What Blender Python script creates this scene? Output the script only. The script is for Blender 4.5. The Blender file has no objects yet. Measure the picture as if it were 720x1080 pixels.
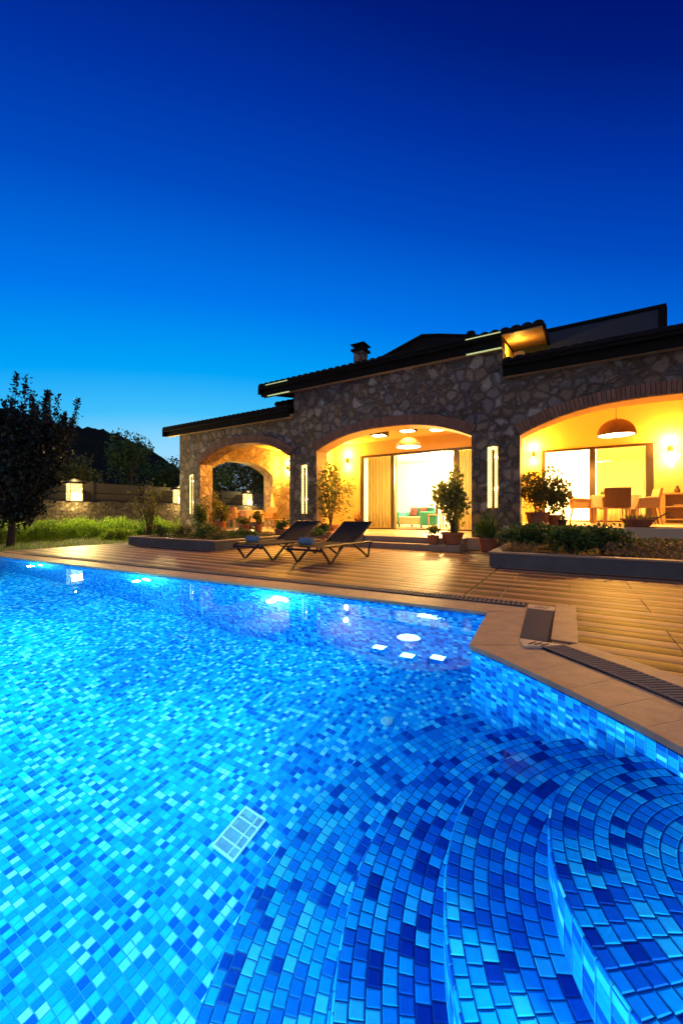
import bpy, math, random
import numpy as np
from mathutils import Vector, Matrix
from mathutils.geometry import delaunay_2d_cdt
R = math.radians
rng = np.random.default_rng(7)
random.seed(7)
sc = bpy.context.scene
C = sc.collection

def inside(p, poly):
    x, y = p; c = False; n = len(poly)
    for i in range(n):
        (x0, y0), (x1, y1) = poly[i], poly[i-1]
        if (y0 > y) != (y1 > y) and x < (x1-x0)*(y-y0)/(y1-y0) + x0: c = not c
    return c
def triangulate(outer, holes):
    loops = [outer] + list(holes); pts = []; ed = []
    for l in loops:
        b = len(pts); pts += [Vector((x, y)) for x, y in l]; ed += [(b+i, b+(i+1)%len(l)) for i in range(len(l))]
    v, e, f, _, _, _ = delaunay_2d_cdt(pts, ed, [], 0, 1e-6)
    out = []
    for t in f:
        c = (sum(v[i].x for i in t)/3, sum(v[i].y for i in t)/3)
        if inside(c, outer) and not any(inside(c, h) for h in holes): out.append(tuple(t))
    return [(p.x, p.y) for p in v], out
# ------------------------------------------------------------------ mesh collector
class MB:
    def __init__(s):
        s.v = []; s.f = []; s.m = []; s.uv = []; s.xf = None
    def add(s, vs, fs, mi=0, uvs=None):
        b = len(s.v)
        if s.xf is not None:
            vs = [tuple(s.xf @ Vector(p)) for p in vs]
        s.v += [tuple(p) for p in vs]
        for k, f in enumerate(fs):
            s.f.append(tuple(b + i for i in f)); s.m.append(mi)
            s.uv.append(uvs[k] if uvs else None)
    def box(s, x0, x1, y0, y1, z0, z1, mi=0):
        s.add([(x0,y0,z0),(x1,y0,z0),(x1,y1,z0),(x0,y1,z0),(x0,y0,z1),(x1,y0,z1),(x1,y1,z1),(x0,y1,z1)],
              [(0,3,2,1),(4,5,6,7),(0,1,5,4),(1,2,6,5),(2,3,7,6),(3,0,4,7)], mi)
    def bar(s, a, b, w, h=None, mi=0):
        a, b = Vector(a), Vector(b); h = h or w
        d = (b - a).normalized()
        up = Vector((0,0,1)) if abs(d.z) < .95 else Vector((0,1,0))
        x = d.cross(up).normalized(); y = x.cross(d).normalized()
        q = [(-1,-1),(1,-1),(1,1),(-1,1)]
        vs = [tuple(p + x*i*w/2 + y*j*h/2) for p in (a, b) for i, j in q]
        s.add(vs, [(0,1,2,3),(7,6,5,4),(0,4,5,1),(1,5,6,2),(2,6,7,3),(3,7,4,0)], mi)
    def tube(s, pts, rad, n=8, mi=0, cap=True):
        pts = [Vector(p) for p in pts]; rings = []
        if not hasattr(rad, '__len__'): rad = [rad]*len(pts)
        vs = []
        for i, p in enumerate(pts):
            d = (pts[min(i+1, len(pts)-1)] - pts[max(i-1, 0)])
            d = d.normalized() if d.length > 1e-9 else Vector((0,0,1))
            up = Vector((0,0,1)) if abs(d.z) < .9 else Vector((1,0,0))
            x = d.cross(up).normalized(); y = x.cross(d)
            for k in range(n):
                t = 2*math.pi*k/n
                vs.append(tuple(p + (x*math.cos(t) + y*math.sin(t))*rad[i]))
        fs = [(i*n+k, i*n+(k+1)%n, (i+1)*n+(k+1)%n, (i+1)*n+k) for i in range(len(pts)-1) for k in range(n)]
        if cap:
            fs += [tuple(range(n-1, -1, -1)), tuple((len(pts)-1)*n + k for k in range(n))]
        s.add(vs, fs, mi)
    def lathe(s, prof, c=(0,0,0), n=24, mi=0):
        vs = [(c[0]+r*math.cos(2*math.pi*k/n), c[1]+r*math.sin(2*math.pi*k/n), c[2]+z) for r, z in prof for k in range(n)]
        fs = [(i*n+k, i*n+(k+1)%n, (i+1)*n+(k+1)%n, (i+1)*n+k) for i in range(len(prof)-1) for k in range(n)]
        s.add(vs, fs, mi)
    def poly(s, outer, holes, z, mi=0, flip=False):
        v, tris = triangulate(outer, holes)
        pts = [(x, y, z) for x, y in v]; fs = []
        for a, b, c in tris:
            A, B, D = pts[a], pts[b], pts[c]
            cr = (B[0]-A[0])*(D[1]-A[1]) - (B[1]-A[1])*(D[0]-A[0])
            fs.append((a, b, c) if (cr > 0) != flip else (a, c, b))
        s.add(pts, fs, mi)
    def build(s, name, mat, parent=None, smooth=False, loc=None):
        me = bpy.data.meshes.new(name)
        me.from_pydata(s.v, [], s.f)
        for m in (mat if isinstance(mat, (list, tuple)) else [mat]): me.materials.append(m)
        me.polygons.foreach_set('material_index', s.m)
        if any(u is not None for u in s.uv):
            ul = me.uv_layers.new(name='UVMap'); fl = []
            for f, u in zip(s.f, s.uv):
                for p in (u if u is not None else [(0,0)]*len(f)): fl += [p[0], p[1]]
            ul.data.foreach_set('uv', fl)
        if smooth:
            me.polygons.foreach_set('use_smooth', [True]*len(s.f))
        me.update()
        o = bpy.data.objects.new(name, me); C.objects.link(o)
        if loc: o.location = loc
        if parent: o.parent = parent
        return o

def bevel(o, w=.01, seg=2):
    b = o.modifiers.new('bevel', 'BEVEL'); b.width = w; b.segments = seg; b.limit_method = 'ANGLE'
    return o

def tag(o, label=None, cat=None, group=None, kind=None):
    if label: o['label'] = label
    if cat: o['category'] = cat
    if group: o['group'] = group
    if kind: o['kind'] = kind
    return o

def empty(name, loc=(0,0,0), rz=0, label=None, cat=None, group=None):
    o = bpy.data.objects.new(name, None); C.objects.link(o)
    o.location = loc; o.rotation_euler = (0,0,rz); o.empty_display_size = .1
    return tag(o, label, cat, group)

def copy_tree(o, parent=None):
    c = o.copy(); C.objects.link(c); c.parent = parent
    for ch in list(o.children): copy_tree(ch, c)
    return c

def lamp(name, kind, loc, power, col, size=.05, parent=None, rot=None, **kw):
    l = bpy.data.lights.new(name, kind); l.energy = power; l.color = col
    if kind in ('POINT', 'SPOT'): l.shadow_soft_size = size
    if kind == 'AREA':
        l.size = size
    for k, v in kw.items(): setattr(l, k, v)
    o = bpy.data.objects.new(name, l); C.objects.link(o); o.location = loc
    if rot: o.rotation_euler = rot
    if parent: o.parent = parent
    return o

# ------------------------------------------------------------------ materials
def mat_new(name):
    m = bpy.data.materials.new(name); m.use_nodes = True
    nt = m.node_tree; b = nt.nodes['Principled BSDF']
    return m, nt, b
def N(nt, t, **kw):
    n = nt.nodes.new(t)
    for k, v in kw.items(): setattr(n, k, v)
    return n
def L(nt, a, b): nt.links.new(a, b)
def math_(nt, op, a, b=None, c=None):
    n = N(nt, 'ShaderNodeMath', operation=op)
    for i, x in enumerate((a, b, c)):
        if x is None: continue
        if isinstance(x, (int, float)): n.inputs[i].default_value = x
        else: L(nt, x, n.inputs[i])
    return n.outputs[0]
def ramp(nt, fac, stops, interp='LINEAR'):
    r = N(nt, 'ShaderNodeValToRGB'); e = r.color_ramp.elements; r.color_ramp.interpolation = interp
    while len(e) > 1: e.remove(e[-1])
    e[0].position = stops[0][0]; e[0].color = (*stops[0][1], 1)
    for p, c in stops[1:]:
        x = e.new(p); x.color = (*c, 1)
    L(nt, fac, r.inputs[0]); return r.outputs[0]
def mixc(nt, fac, a, b, mode='MIX'):
    n = N(nt, 'ShaderNodeMix', data_type='RGBA', blend_type=mode)
    for i, x in ((0, fac), (6, a), (7, b)):
        if isinstance(x, (int, float)): n.inputs[i].default_value = x
        elif isinstance(x, tuple): n.inputs[i].default_value = (*x, 1)
        else: L(nt, x, n.inputs[i])
    return n.outputs[2]
def noise(nt, vec, scale, detail=4, rough=.55):
    n = N(nt, 'ShaderNodeTexNoise'); n.inputs['Scale'].default_value = scale
    n.inputs['Detail'].default_value = detail; n.inputs['Roughness'].default_value = rough
    if vec is not None: L(nt, vec, n.inputs['Vector'])
    return n
def bump(nt, b, h, dist=.01, strength=1.0):
    n = N(nt, 'ShaderNodeBump'); n.inputs['Distance'].default_value = dist; n.inputs['Strength'].default_value = strength
    L(nt, h, n.inputs['Height']); L(nt, n.outputs[0], b.inputs['Normal']); return n
def objco(nt): return N(nt, 'ShaderNodeTexCoord').outputs['Object']

def m_plain(name, col, rough=.6, metal=0, var=.12, scale=8, bmp=.002, spec=.5):
    m, nt, b = mat_new(name); co = objco(nt)
    n = noise(nt, co, scale)
    c = mixc(nt, n.outputs[0], tuple(x*(1-var*1.5) for x in col), tuple(min(1, x*(1+var)) for x in col))
    L(nt, c, b.inputs['Base Color']); b.inputs['Roughness'].default_value = rough
    b.inputs['Metallic'].default_value = metal; b.inputs['Specular IOR Level'].default_value = spec
    if bmp: bump(nt, b, noise(nt, co, scale*6, 5).outputs[0], bmp)
    return m

def m_emit(name, col, strength):
    m, nt, b = mat_new(name)
    b.inputs['Base Color'].default_value = (.8,.75,.65,1)
    b.inputs['Emission Color'].default_value = (*col, 1); b.inputs['Emission Strength'].default_value = strength
    return m

def m_leaf(name, cols, trans=.35, rough=.55):
    m, nt, b = mat_new(name)
    g = N(nt, 'ShaderNodeNewGeometry')
    k = len(cols)
    c = ramp(nt, g.outputs['Random Per Island'], [(i/max(1, k-1), cols[i]) for i in range(k)])
    L(nt, c, b.inputs['Base Color']); b.inputs['Roughness'].default_value = rough
    t = N(nt, 'ShaderNodeBsdfTranslucent'); L(nt, c, t.inputs[0])
    mx = N(nt, 'ShaderNodeMixShader'); mx.inputs[0].default_value = trans
    L(nt, b.outputs[0], mx.inputs[1]); L(nt, t.outputs[0], mx.inputs[2])
    L(nt, mx.outputs[0], nt.nodes['Material Output'].inputs[0])
    return m

def m_stone(name, scale=3.6, cols=None, mortar=(.085,.07,.06), depth=.05):
    m, nt, b = mat_new(name); co = objco(nt)
    nz = noise(nt, co, 3.6, 8, .74)
    wob = N(nt, 'ShaderNodeVectorMath', operation='MULTIPLY_ADD')
    L(nt, nz.outputs['Color'], wob.inputs[0]); wob.inputs[1].default_value = (.27,.27,.27); L(nt, co, wob.inputs[2])
    def vor(sc_):
        v1 = N(nt, 'ShaderNodeTexVoronoi', feature='F1'); v2 = N(nt, 'ShaderNodeTexVoronoi', feature='DISTANCE_TO_EDGE')
        for v in (v1, v2):
            v.inputs['Scale'].default_value = sc_; v.inputs['Randomness'].default_value = 1; L(nt, wob.outputs[0], v.inputs['Vector'])
        q = N(nt, 'ShaderNodeSeparateColor'); L(nt, v1.outputs['Color'], q.inputs[0])
        return q, v2.outputs['Distance']
    qa, da = vor(scale*.82); qb, db = vor(scale*1.6)
    small = math_(nt, 'GREATER_THAN', qa.outputs[2], .72)
    dist = math_(nt, 'MINIMUM', da, math_(nt, 'ADD', math_(nt, 'MULTIPLY', db, .7), math_(nt, 'MULTIPLY', math_(nt, 'SUBTRACT', 1, small), 9)))
    def pick(x, y): return math_(nt, 'ADD', math_(nt, 'MULTIPLY', x, math_(nt, 'SUBTRACT', 1, small)), math_(nt, 'MULTIPLY', y, small))
    rnd, rnd2 = pick(qa.outputs[0], qb.outputs[0]), pick(qa.outputs[1], qb.outputs[1])
    cols = cols or [(.18,.14,.11),(.34,.22,.15),(.20,.20,.22),(.46,.36,.25),(.31,.30,.31),(.55,.46,.36),(.25,.20,.16),(.38,.26,.18),(.23,.23,.25),(.78,.71,.62)]
    c = ramp(nt, rnd, [(i/len(cols), cols[i]) for i in range(len(cols))], 'CONSTANT')
    n2 = noise(nt, co, 8, 9, .74); n3 = noise(nt, co, 26, 8, .78)
    c = mixc(nt, math_(nt, 'MULTIPLY', n2.outputs[0], 1.05), c, mixc(nt, n3.outputs[0], (.03,.026,.024), (.52,.43,.34)))
    big = noise(nt, co, .7, 3)
    c = mixc(nt, .5, c, ramp(nt, big.outputs[0], [(.3,(.72,.70,.70)),(.7,(1.35,1.25,1.12))]), 'MULTIPLY')
    e = N(nt, 'ShaderNodeMapRange'); e.inputs['From Min'].default_value = .0; e.inputs['From Max'].default_value = .045
    L(nt, dist, e.inputs['Value'])
    jn = N(nt, 'ShaderNodeMapRange', interpolation_type='SMOOTHSTEP'); jn.inputs['From Min'].default_value = .36; jn.inputs['From Max'].default_value = .60
    L(nt, noise(nt, co, 4.5, 5, .65).outputs[0], jn.inputs['Value'])
    ev = math_(nt, 'SUBTRACT', 1, math_(nt, 'MULTIPLY', math_(nt, 'SUBTRACT', 1, e.outputs[0]), math_(nt, 'MULTIPLY_ADD', jn.outputs[0], .85, .15)))
    c = mixc(nt, ev, mixc(nt, n3.outputs[0], tuple(x*.6 for x in mortar), tuple(x*1.3 for x in mortar)), c)
    L(nt, c, b.inputs['Base Color']); b.inputs['Roughness'].default_value = .85; b.inputs['Specular IOR Level'].default_value = .25
    e2 = N(nt, 'ShaderNodeMapRange', interpolation_type='SMOOTHSTEP'); e2.inputs['From Max'].default_value = .16
    L(nt, dist, e2.inputs['Value'])
    h = math_(nt, 'ADD', math_(nt, 'ADD', e2.outputs[0], math_(nt, 'MULTIPLY', n2.outputs[0], .9)), math_(nt, 'MULTIPLY', n3.outputs[0], .4))
    h = math_(nt, 'ADD', h, math_(nt, 'MULTIPLY', rnd2, .5))
    bump(nt, b, h, depth)
    return m

def m_tile(name, cols, grout, rough=.5):
    m, nt, b = mat_new(name)
    uv = N(nt, 'ShaderNodeTexCoord').outputs['UV']
    fl = N(nt, 'ShaderNodeVectorMath', operation='FLOOR'); L(nt, uv, fl.inputs[0])
    fr = N(nt, 'ShaderNodeVectorMath', operation='FRACTION'); L(nt, uv, fr.inputs[0])
    wn = N(nt, 'ShaderNodeTexWhiteNoise', noise_dimensions='3D'); L(nt, fl.outputs[0], wn.inputs['Vector'])
    c = ramp(nt, wn.outputs['Value'], cols, 'CONSTANT')
    # soft marbling inside each glass tile
    co = objco(nt)
    nn = noise(nt, co, 60, 3)
    c = mixc(nt, .35, c, ramp(nt, nn.outputs[0], [(.3,(.55,.6,.7)),(.7,(1,1,1))]), 'MULTIPLY')
    sp = N(nt, 'ShaderNodeSeparateXYZ'); L(nt, fr.outputs[0], sp.inputs[0])
    def edge(o): return math_(nt, 'MINIMUM', o, math_(nt, 'SUBTRACT', 1.0, o))
    d = math_(nt, 'MINIMUM', edge(sp.outputs[0]), edge(sp.outputs[1]))
    k = N(nt, 'ShaderNodeMapRange', interpolation_type='SMOOTHSTEP'); k.inputs['From Min'].default_value = .025; k.inputs['From Max'].default_value = .06
    L(nt, d, k.inputs['Value'])
    c = mixc(nt, k.outputs[0], grout, c)
    L(nt, c, b.inputs['Base Color']); b.inputs['Roughness'].default_value = rough; b.inputs['Specular IOR Level'].default_value = .05
    k2 = N(nt, 'ShaderNodeMapRange', interpolation_type='SMOOTHSTEP'); k2.inputs['From Min'].default_value = .02; k2.inputs['From Max'].default_value = .13
    L(nt, d, k2.inputs['Value'])
    sepc = N(nt, 'ShaderNodeSeparateColor'); L(nt, wn.outputs['Color'], sepc.inputs[0])
    h = math_(nt, 'ADD', k2.outputs[0], math_(nt, 'MULTIPLY', nn.outputs[0], .12))
    bump(nt, b, h, .0032)
    return m

def m_deck():
    m, nt, b = mat_new('wood_look_decking'); co = objco(nt)
    sp = N(nt, 'ShaderNodeSeparateXYZ'); L(nt, co, sp.inputs[0])
    W, Ln = .148, 1.2
    row = math_(nt, 'FLOOR', math_(nt, 'DIVIDE', sp.outputs[1], W))
    fy = math_(nt, 'FRACT', math_(nt, 'DIVIDE', sp.outputs[1], W))
    off = math_(nt, 'MULTIPLY', math_(nt, 'MODULO', math_(nt, 'FLOOR', math_(nt, 'DIVIDE', row, 4)), 2), .5)
    xx = math_(nt, 'ADD', math_(nt, 'DIVIDE', sp.outputs[0], Ln), off)
    col = math_(nt, 'FLOOR', xx); fx = math_(nt, 'FRACT', xx)
    cv = N(nt, 'ShaderNodeCombineXYZ'); L(nt, row, cv.inputs[0]); L(nt, col, cv.inputs[1])
    wn = N(nt, 'ShaderNodeTexWhiteNoise', noise_dimensions='2D'); L(nt, cv.outputs[0], wn.inputs['Vector'])
    st = N(nt, 'ShaderNodeMapping'); st.inputs['Scale'].default_value = (2.0, 26, 1); L(nt, co, st.inputs['Vector'])
    gr = noise(nt, st.outputs[0], 1.6, 6, .65)
    par = math_(nt, 'MODULO', math_(nt, 'ABSOLUTE', row), 2)  # alternate boards toned lighter, sheen stripes put into the colour
    tone = math_(nt, 'ADD', math_(nt, 'MULTIPLY', wn.outputs['Value'], .38), math_(nt, 'MULTIPLY', par, .62))
    c = ramp(nt, tone, [(0,(.105,.052,.028)),(.35,(.23,.126,.070)),(.6,(.43,.255,.145)),(1,(.64,.41,.245))])
    c = mixc(nt, .6, c, ramp(nt, gr.outputs[0], [(.25,(.45,.40,.36)),(.75,(1,.98,.95))]), 'MULTIPLY')
    bl = noise(nt, co, 1.1, 4)
    c = mixc(nt, .45, c, ramp(nt, bl.outputs[0], [(.3,(.55,.5,.45)),(.7,(1,1,1))]), 'MULTIPLY')
    def edge(o): return math_(nt, 'MINIMUM', o, math_(nt, 'SUBTRACT', 1.0, o))
    ey = math_(nt, 'MULTIPLY', edge(fy), W); jx = math_(nt, 'FRACT', math_(nt, 'DIVIDE', math_(nt, 'ADD', sp.outputs[0], .93), 2.55))
    ex = math_(nt, 'MINIMUM', math_(nt, 'ADD', math_(nt, 'MULTIPLY', edge(fx), Ln), .0025), math_(nt, 'MULTIPLY', edge(jx), 1.1))
    d = math_(nt, 'MINIMUM', ex, ey)
    k = N(nt, 'ShaderNodeMapRange', interpolation_type='SMOOTHSTEP'); k.inputs['From Min'].default_value = .003; k.inputs['From Max'].default_value = .010
    L(nt, d, k.inputs['Value'])
    c = mixc(nt, k.outputs[0], (.03,.022,.016), c)
    L(nt, c, b.inputs['Base Color'])
    r = N(nt, 'ShaderNodeMapRange'); r.inputs['To Min'].default_value = .36; r.inputs['To Max'].default_value = .70; b.inputs['Specular IOR Level'].default_value = .14
    L(nt, mixc(nt, .5, gr.outputs[0], bl.outputs[0]), r.inputs['Value']); L(nt, r.outputs[0], b.inputs['Roughness'])
    cup = math_(nt, 'MULTIPLY', math_(nt, 'SINE', math_(nt, 'MULTIPLY', fy, math.pi)), 1.1)
    h = math_(nt, 'ADD', math_(nt, 'ADD', cup, k.outputs[0]), math_(nt, 'ADD', math_(nt, 'MULTIPLY', gr.outputs[0], .5), math_(nt, 'MULTIPLY', wn.outputs['Value'], .4)))
    bump(nt, b, h, .004)
    return m

def m_water():
    m, nt, b = mat_new('pool_water_surface')
    g = N(nt, 'ShaderNodeBsdfRefraction'); g.inputs['IOR'].default_value = 1.333; g.inputs['Roughness'].default_value = 0
    g.inputs['Color'].default_value = (.86,.985,1,1)
    gl = N(nt, 'ShaderNodeBsdfGlossy'); gl.inputs['Roughness'].default_value = 0; gl.inputs['Color'].default_value = (.22,.62,1,1)
    fr = N(nt, 'ShaderNodeFresnel'); fr.inputs['IOR'].default_value = 1.333
    ms = N(nt, 'ShaderNodeMixShader'); L(nt, fr.outputs[0], ms.inputs[0]); L(nt, g.outputs[0], ms.inputs[1]); L(nt, gl.outputs[0], ms.inputs[2])
    co = objco(nt)
    n1 = noise(nt, co, .8, 1, .4); n2 = noise(nt, co, 2.6, 0, .4)
    h = math_(nt, 'ADD', n1.outputs[0], math_(nt, 'MULTIPLY', n2.outputs[0], .10))
    bp = N(nt, 'ShaderNodeBump'); bp.inputs['Distance'].default_value = .0010; bp.inputs['Strength'].default_value = 1
    L(nt, h, bp.inputs['Height'])
    for q in (g, gl, fr): L(nt, bp.outputs[0], q.inputs['Normal'])
    L(nt, ms.outputs[0], nt.nodes['Material Output'].inputs[0])
    return m

def m_glass():
    m, nt, b = mat_new('window_glass')
    t = N(nt, 'ShaderNodeBsdfTransparent'); t.inputs[0].default_value = (.95,.97,.95,1)
    g = N(nt, 'ShaderNodeBsdfGlossy'); g.inputs['Roughness'].default_value = .01
    fr = N(nt, 'ShaderNodeFresnel'); fr.inputs[0].default_value = 1.5
    mx = N(nt, 'ShaderNodeMixShader'); L(nt, fr.outputs[0], mx.inputs[0]); L(nt, t.outputs[0], mx.inputs[1]); L(nt, g.outputs[0], mx.inputs[2])
    L(nt, mx.outputs[0], nt.nodes['Material Output'].inputs[0]); return m

def m_fabric(name, col, col2=None, trans=0):
    m, nt, b = mat_new(name); co = objco(nt)
    w = N(nt, 'ShaderNodeTexWave', wave_type='BANDS'); w.inputs['Scale'].default_value = 40; w.inputs['Distortion'].default_value = 1
    L(nt, co, w.inputs['Vector'])
    c = mixc(nt, w.outputs['Fac'], col, col2 or tuple(x*.75 for x in col))
    L(nt, c, b.inputs['Base Color']); b.inputs['Roughness'].default_value = .9; b.inputs['Specular IOR Level'].default_value = .2
    bump(nt, b, noise(nt, co, 120, 3).outputs[0], .003)
    if trans:
        t = N(nt, 'ShaderNodeBsdfTranslucent'); L(nt, c, t.inputs[0])
        mx = N(nt, 'ShaderNodeMixShader'); mx.inputs[0].default_value = trans
        L(nt, b.outputs[0], mx.inputs[1]); L(nt, t.outputs[0], mx.inputs[2]); L(nt, mx.outputs[0], nt.nodes['Material Output'].inputs[0])
    return m

def m_grass_ground():
    m, nt, b = mat_new('lawn_soil'); co = objco(nt)
    n = noise(nt, co, 3, 6); n2 = noise(nt, co, 60, 5)
    c = mixc(nt, n.outputs[0], (.018,.035,.010), (.05,.085,.02)); c = mixc(nt, .5, c, ramp(nt, n2.outputs[0], [(.3,(.4,.4,.4)),(.7,(1,1,1))]), 'MULTIPLY')
    L(nt, c, b.inputs['Base Color']); b.inputs['Roughness'].default_value = .9; bump(nt, b, n2.outputs[0], .03); return m

def m_hill():
    m, nt, b = mat_new('wooded_hillside'); co = objco(nt)
    v = N(nt, 'ShaderNodeTexVoronoi'); v.inputs['Scale'].default_value = .16; L(nt, co, v.inputs['Vector'])
    n = noise(nt, co, .03, 6)
    c = mixc(nt, v.outputs['Distance'], (.007,.012,.014), (.014,.022,.026))  # bluish tint puts distance haze into the base colour
    c = mixc(nt, .5, c, mixc(nt, n.outputs[0], (.004,.008,.006), (.018,.02,.014)))
    L(nt, c, b.inputs['Base Color']); b.inputs['Roughness'].default_value = 1; b.inputs['Specular IOR Level'].default_value = .05
    return m

def m_brick(name, c1, c2):
    m, nt, b = mat_new(name); co = objco(nt)
    g = N(nt, 'ShaderNodeNewGeometry')
    c = mixc(nt, g.outputs['Random Per Island'], c1, c2); n = noise(nt, co, 30, 5)
    c = mixc(nt, .5, c, ramp(nt, n.outputs[0], [(.3,(.5,.48,.46)),(.7,(1,1,1))]), 'MULTIPLY')
    L(nt, c, b.inputs['Base Color']); b.inputs['Roughness'].default_value = .85; bump(nt, b, n.outputs[0], .006); return m

M = dict(
    stone=m_stone('rubble_stone', 5.0, depth=.12),
    stone_warm=m_stone('pale_rubble_stone', 3.8, [(.30,.23,.15),(.42,.33,.22),(.36,.30,.22),(.52,.43,.30),(.28,.21,.15),(.58,.50,.38)], (.30,.25,.18), .045),
    wallstone=m_stone('garden_wall_stone', 6.5, [(.10,.08,.06),(.24,.19,.14),(.17,.14,.11),(.32,.26,.20),(.08,.065,.05),(.27,.23,.18)], (.025,.02,.015), .09),
    plaster=m_plain('ochre_plaster', (.80,.57,.20), .8, var=.05, scale=3, bmp=.003),
    white=m_plain('white_plaster', (.82,.78,.70), .8, var=.03, scale=3, bmp=.001),
    brick=m_brick('arch_brick', (.20,.095,.055), (.30,.15,.09)),
    terracotta=m_plain('terracotta', (.36,.13,.06), .75, var=.2, scale=9, bmp=.003),
    roof=m_plain('dark_clay_roof', (.016,.013,.013), .85, var=.3, scale=3, bmp=.006, spec=.08),
    fascia=m_plain('dark_fascia', (.008,.007,.007), .7, var=.2, scale=4, spec=.08),
    soffit=m_plain('soffit_boards', (.42,.27,.15), .65, var=.15, scale=6),
    gutter=m_plain('gutter_metal', (.75,.80,.28), .35, metal=.3, var=.1),
    parapet=m_plain('grey_roof_panel', (.03,.045,.075), .6, spec=.15, var=.1, scale=3),
    frame=m_plain('bronze_aluminium', (.07,.05,.035), .4, metal=.3, var=.1),
    floor=m_plain('terrace_tiles', (.52,.40,.26), .3, var=.12, scale=4, bmp=.001),
    step=m_plain('step_stone', (.34,.25,.17), .6, var=.2, scale=6, bmp=.003),
    coping=m_plain('travertine_coping', (.58,.42,.25), .55, var=.3, scale=9, bmp=.003, spec=.2),
    grate=m_plain('grey_plastic_grating', (.20,.19,.185), .7, var=.15, scale=10, bmp=.001, spec=.1),
    lid=m_plain('slate_grey_lid', (.10,.105,.12), .8, var=.15, scale=40, bmp=.002, spec=.08),
    palestone=m_plain('pale_corner_stone', (.62,.53,.40), .5, var=.12, scale=12, bmp=.002),
    dark=m_plain('dark_void', (.008,.008,.008), .9, var=0, bmp=0),
    planter=m_plain('grey_render', (.125,.128,.135), .85, var=.3, scale=3, bmp=.004, spec=.1),
    plcap=m_plain('planter_cap_stone', (.32,.25,.18), .6, var=.15, scale=7, bmp=.003),
    soil=m_plain('planting_soil', (.045,.03,.02), .95, var=.4, scale=14, bmp=.02),
    deck=m_deck(), water=m_water(), glass=m_glass(), lawn=m_grass_ground(), hill=m_hill(),
    wood=m_plain('light_wood', (.42,.27,.14), .5, var=.2, scale=8),
    darkwood=m_plain('dark_wood', (.10,.06,.035), .5, var=.2, scale=8),
    rattan=m_fabric('brown_rattan', (.16,.09,.045)),
    rattan_light=m_fabric('light_rattan', (.42,.28,.16)),
    blackframe=m_plain('black_resin', (.018,.017,.018), .4, var=.1),
    mesh=m_fabric('dark_sling_mesh', (.035,.033,.036), (.02,.02,.022)),
    towel=m_fabric('blue_grey_towel', (.16,.27,.38), (.12,.2,.3)),
    cloth=m_fabric('peach_tablecloth', (.70,.50,.33)),
    curtain=m_fabric('sheer_curtain', (.86,.76,.48), (.74,.62,.36), .6),
    teal=m_fabric('teal_upholstery', (.05,.30,.30)),
    cream=m_fabric('cream_upholstery', (.62,.55,.42)),
    mauve=m_fabric('mauve_cushion', (.22,.10,.12)),
    bark=m_plain('bark', (.07,.05,.035), .9, var=.3, scale=14, bmp=.01),
    fence=m_plain('weathered_board', (.055,.043,.032), .75, var=.18, scale=4, bmp=.003),
    white_plastic=m_plain('white_plastic', (.75,.80,.80), .4, var=.04),
    steel=m_plain('brushed_steel', (.5,.5,.5), .3, metal=.9, var=.05),
    lampdark=m_plain('bronze_lamp_metal', (.10,.055,.028), .7, var=.15, spec=.2),
    shade=m_plain('brown_lamp_shade', (.26,.13,.06), .6, var=.15, spec=.2),
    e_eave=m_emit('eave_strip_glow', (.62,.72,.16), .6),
    e_warm=m_emit('warm_bulb_glow', (1,.66,.28), 45),
    e_soft=m_emit('frosted_lamp_glow', (1,.74,.38), 30),
    e_strip=m_emit('light_strip_glow', (1,.70,.22), 2.6),
    e_lant=m_emit('lantern_panel_glow', (1,.80,.42), 3),
    e_pool=m_emit('pool_lamp_glow', (.55,.92,1), 30),
    e_white=m_emit('white_ceiling_panel', (1,.9,.68), 30),
)
TC_FLOOR = [(0,(.002,.12,.56)),(.12,(.003,.22,.70)),(.30,(.004,.33,.78)),(.52,(.006,.43,.83)),(.70,(.02,.56,.86)),(.84,(.20,.78,.88)),(.95,(.40,.86,.90))]
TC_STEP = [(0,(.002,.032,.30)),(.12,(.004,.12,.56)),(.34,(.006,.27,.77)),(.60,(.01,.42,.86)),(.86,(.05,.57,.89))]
TC_WALL = [(0,(.003,.09,.46)),(.2,(.005,.20,.66)),(.5,(.01,.36,.78)),(.8,(.05,.54,.85)),(.95,(.22,.72,.88))]
def lantern_mat():
    m, nt, b = mat_new('lantern_alabaster'); co = objco(nt)
    v = N(nt, 'ShaderNodeTexVoronoi', feature='DISTANCE_TO_EDGE'); v.inputs['Scale'].default_value = 9; L(nt, co, v.inputs['Vector'])
    n = noise(nt, co, 6, 4)
    f = math_(nt, 'ADD', math_(nt, 'MULTIPLY', v.outputs['Distance'], 2.6), math_(nt, 'MULTIPLY', n.outputs[0], .7))
    b.inputs['Base Color'].default_value = (.7,.6,.4,1); b.inputs['Emission Color'].default_value = (1,.70,.24,1)
    L(nt, math_(nt, 'POWER', math_(nt, 'MULTIPLY', f, 1.75), 1.6), b.inputs['Emission Strength']); return m
M['e_lant'] = lantern_mat()
M['tile_floor'] = m_tile('pool_floor_mosaic', TC_FLOOR, (.02,.32,.66))
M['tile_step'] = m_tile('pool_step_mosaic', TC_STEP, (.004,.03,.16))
M['tile_wall'] = m_tile('pool_wall_mosaic', TC_WALL, (.05,.25,.5))
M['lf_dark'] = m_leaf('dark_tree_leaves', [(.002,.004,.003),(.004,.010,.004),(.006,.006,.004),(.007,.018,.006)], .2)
M['lf_green'] = m_leaf('green_leaves', [(.03,.07,.014),(.065,.14,.025),(.11,.19,.04)])
M['lf_mid'] = m_leaf('garden_tree_leaves', [(.025,.065,.015),(.05,.115,.025),(.075,.145,.035)])
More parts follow.
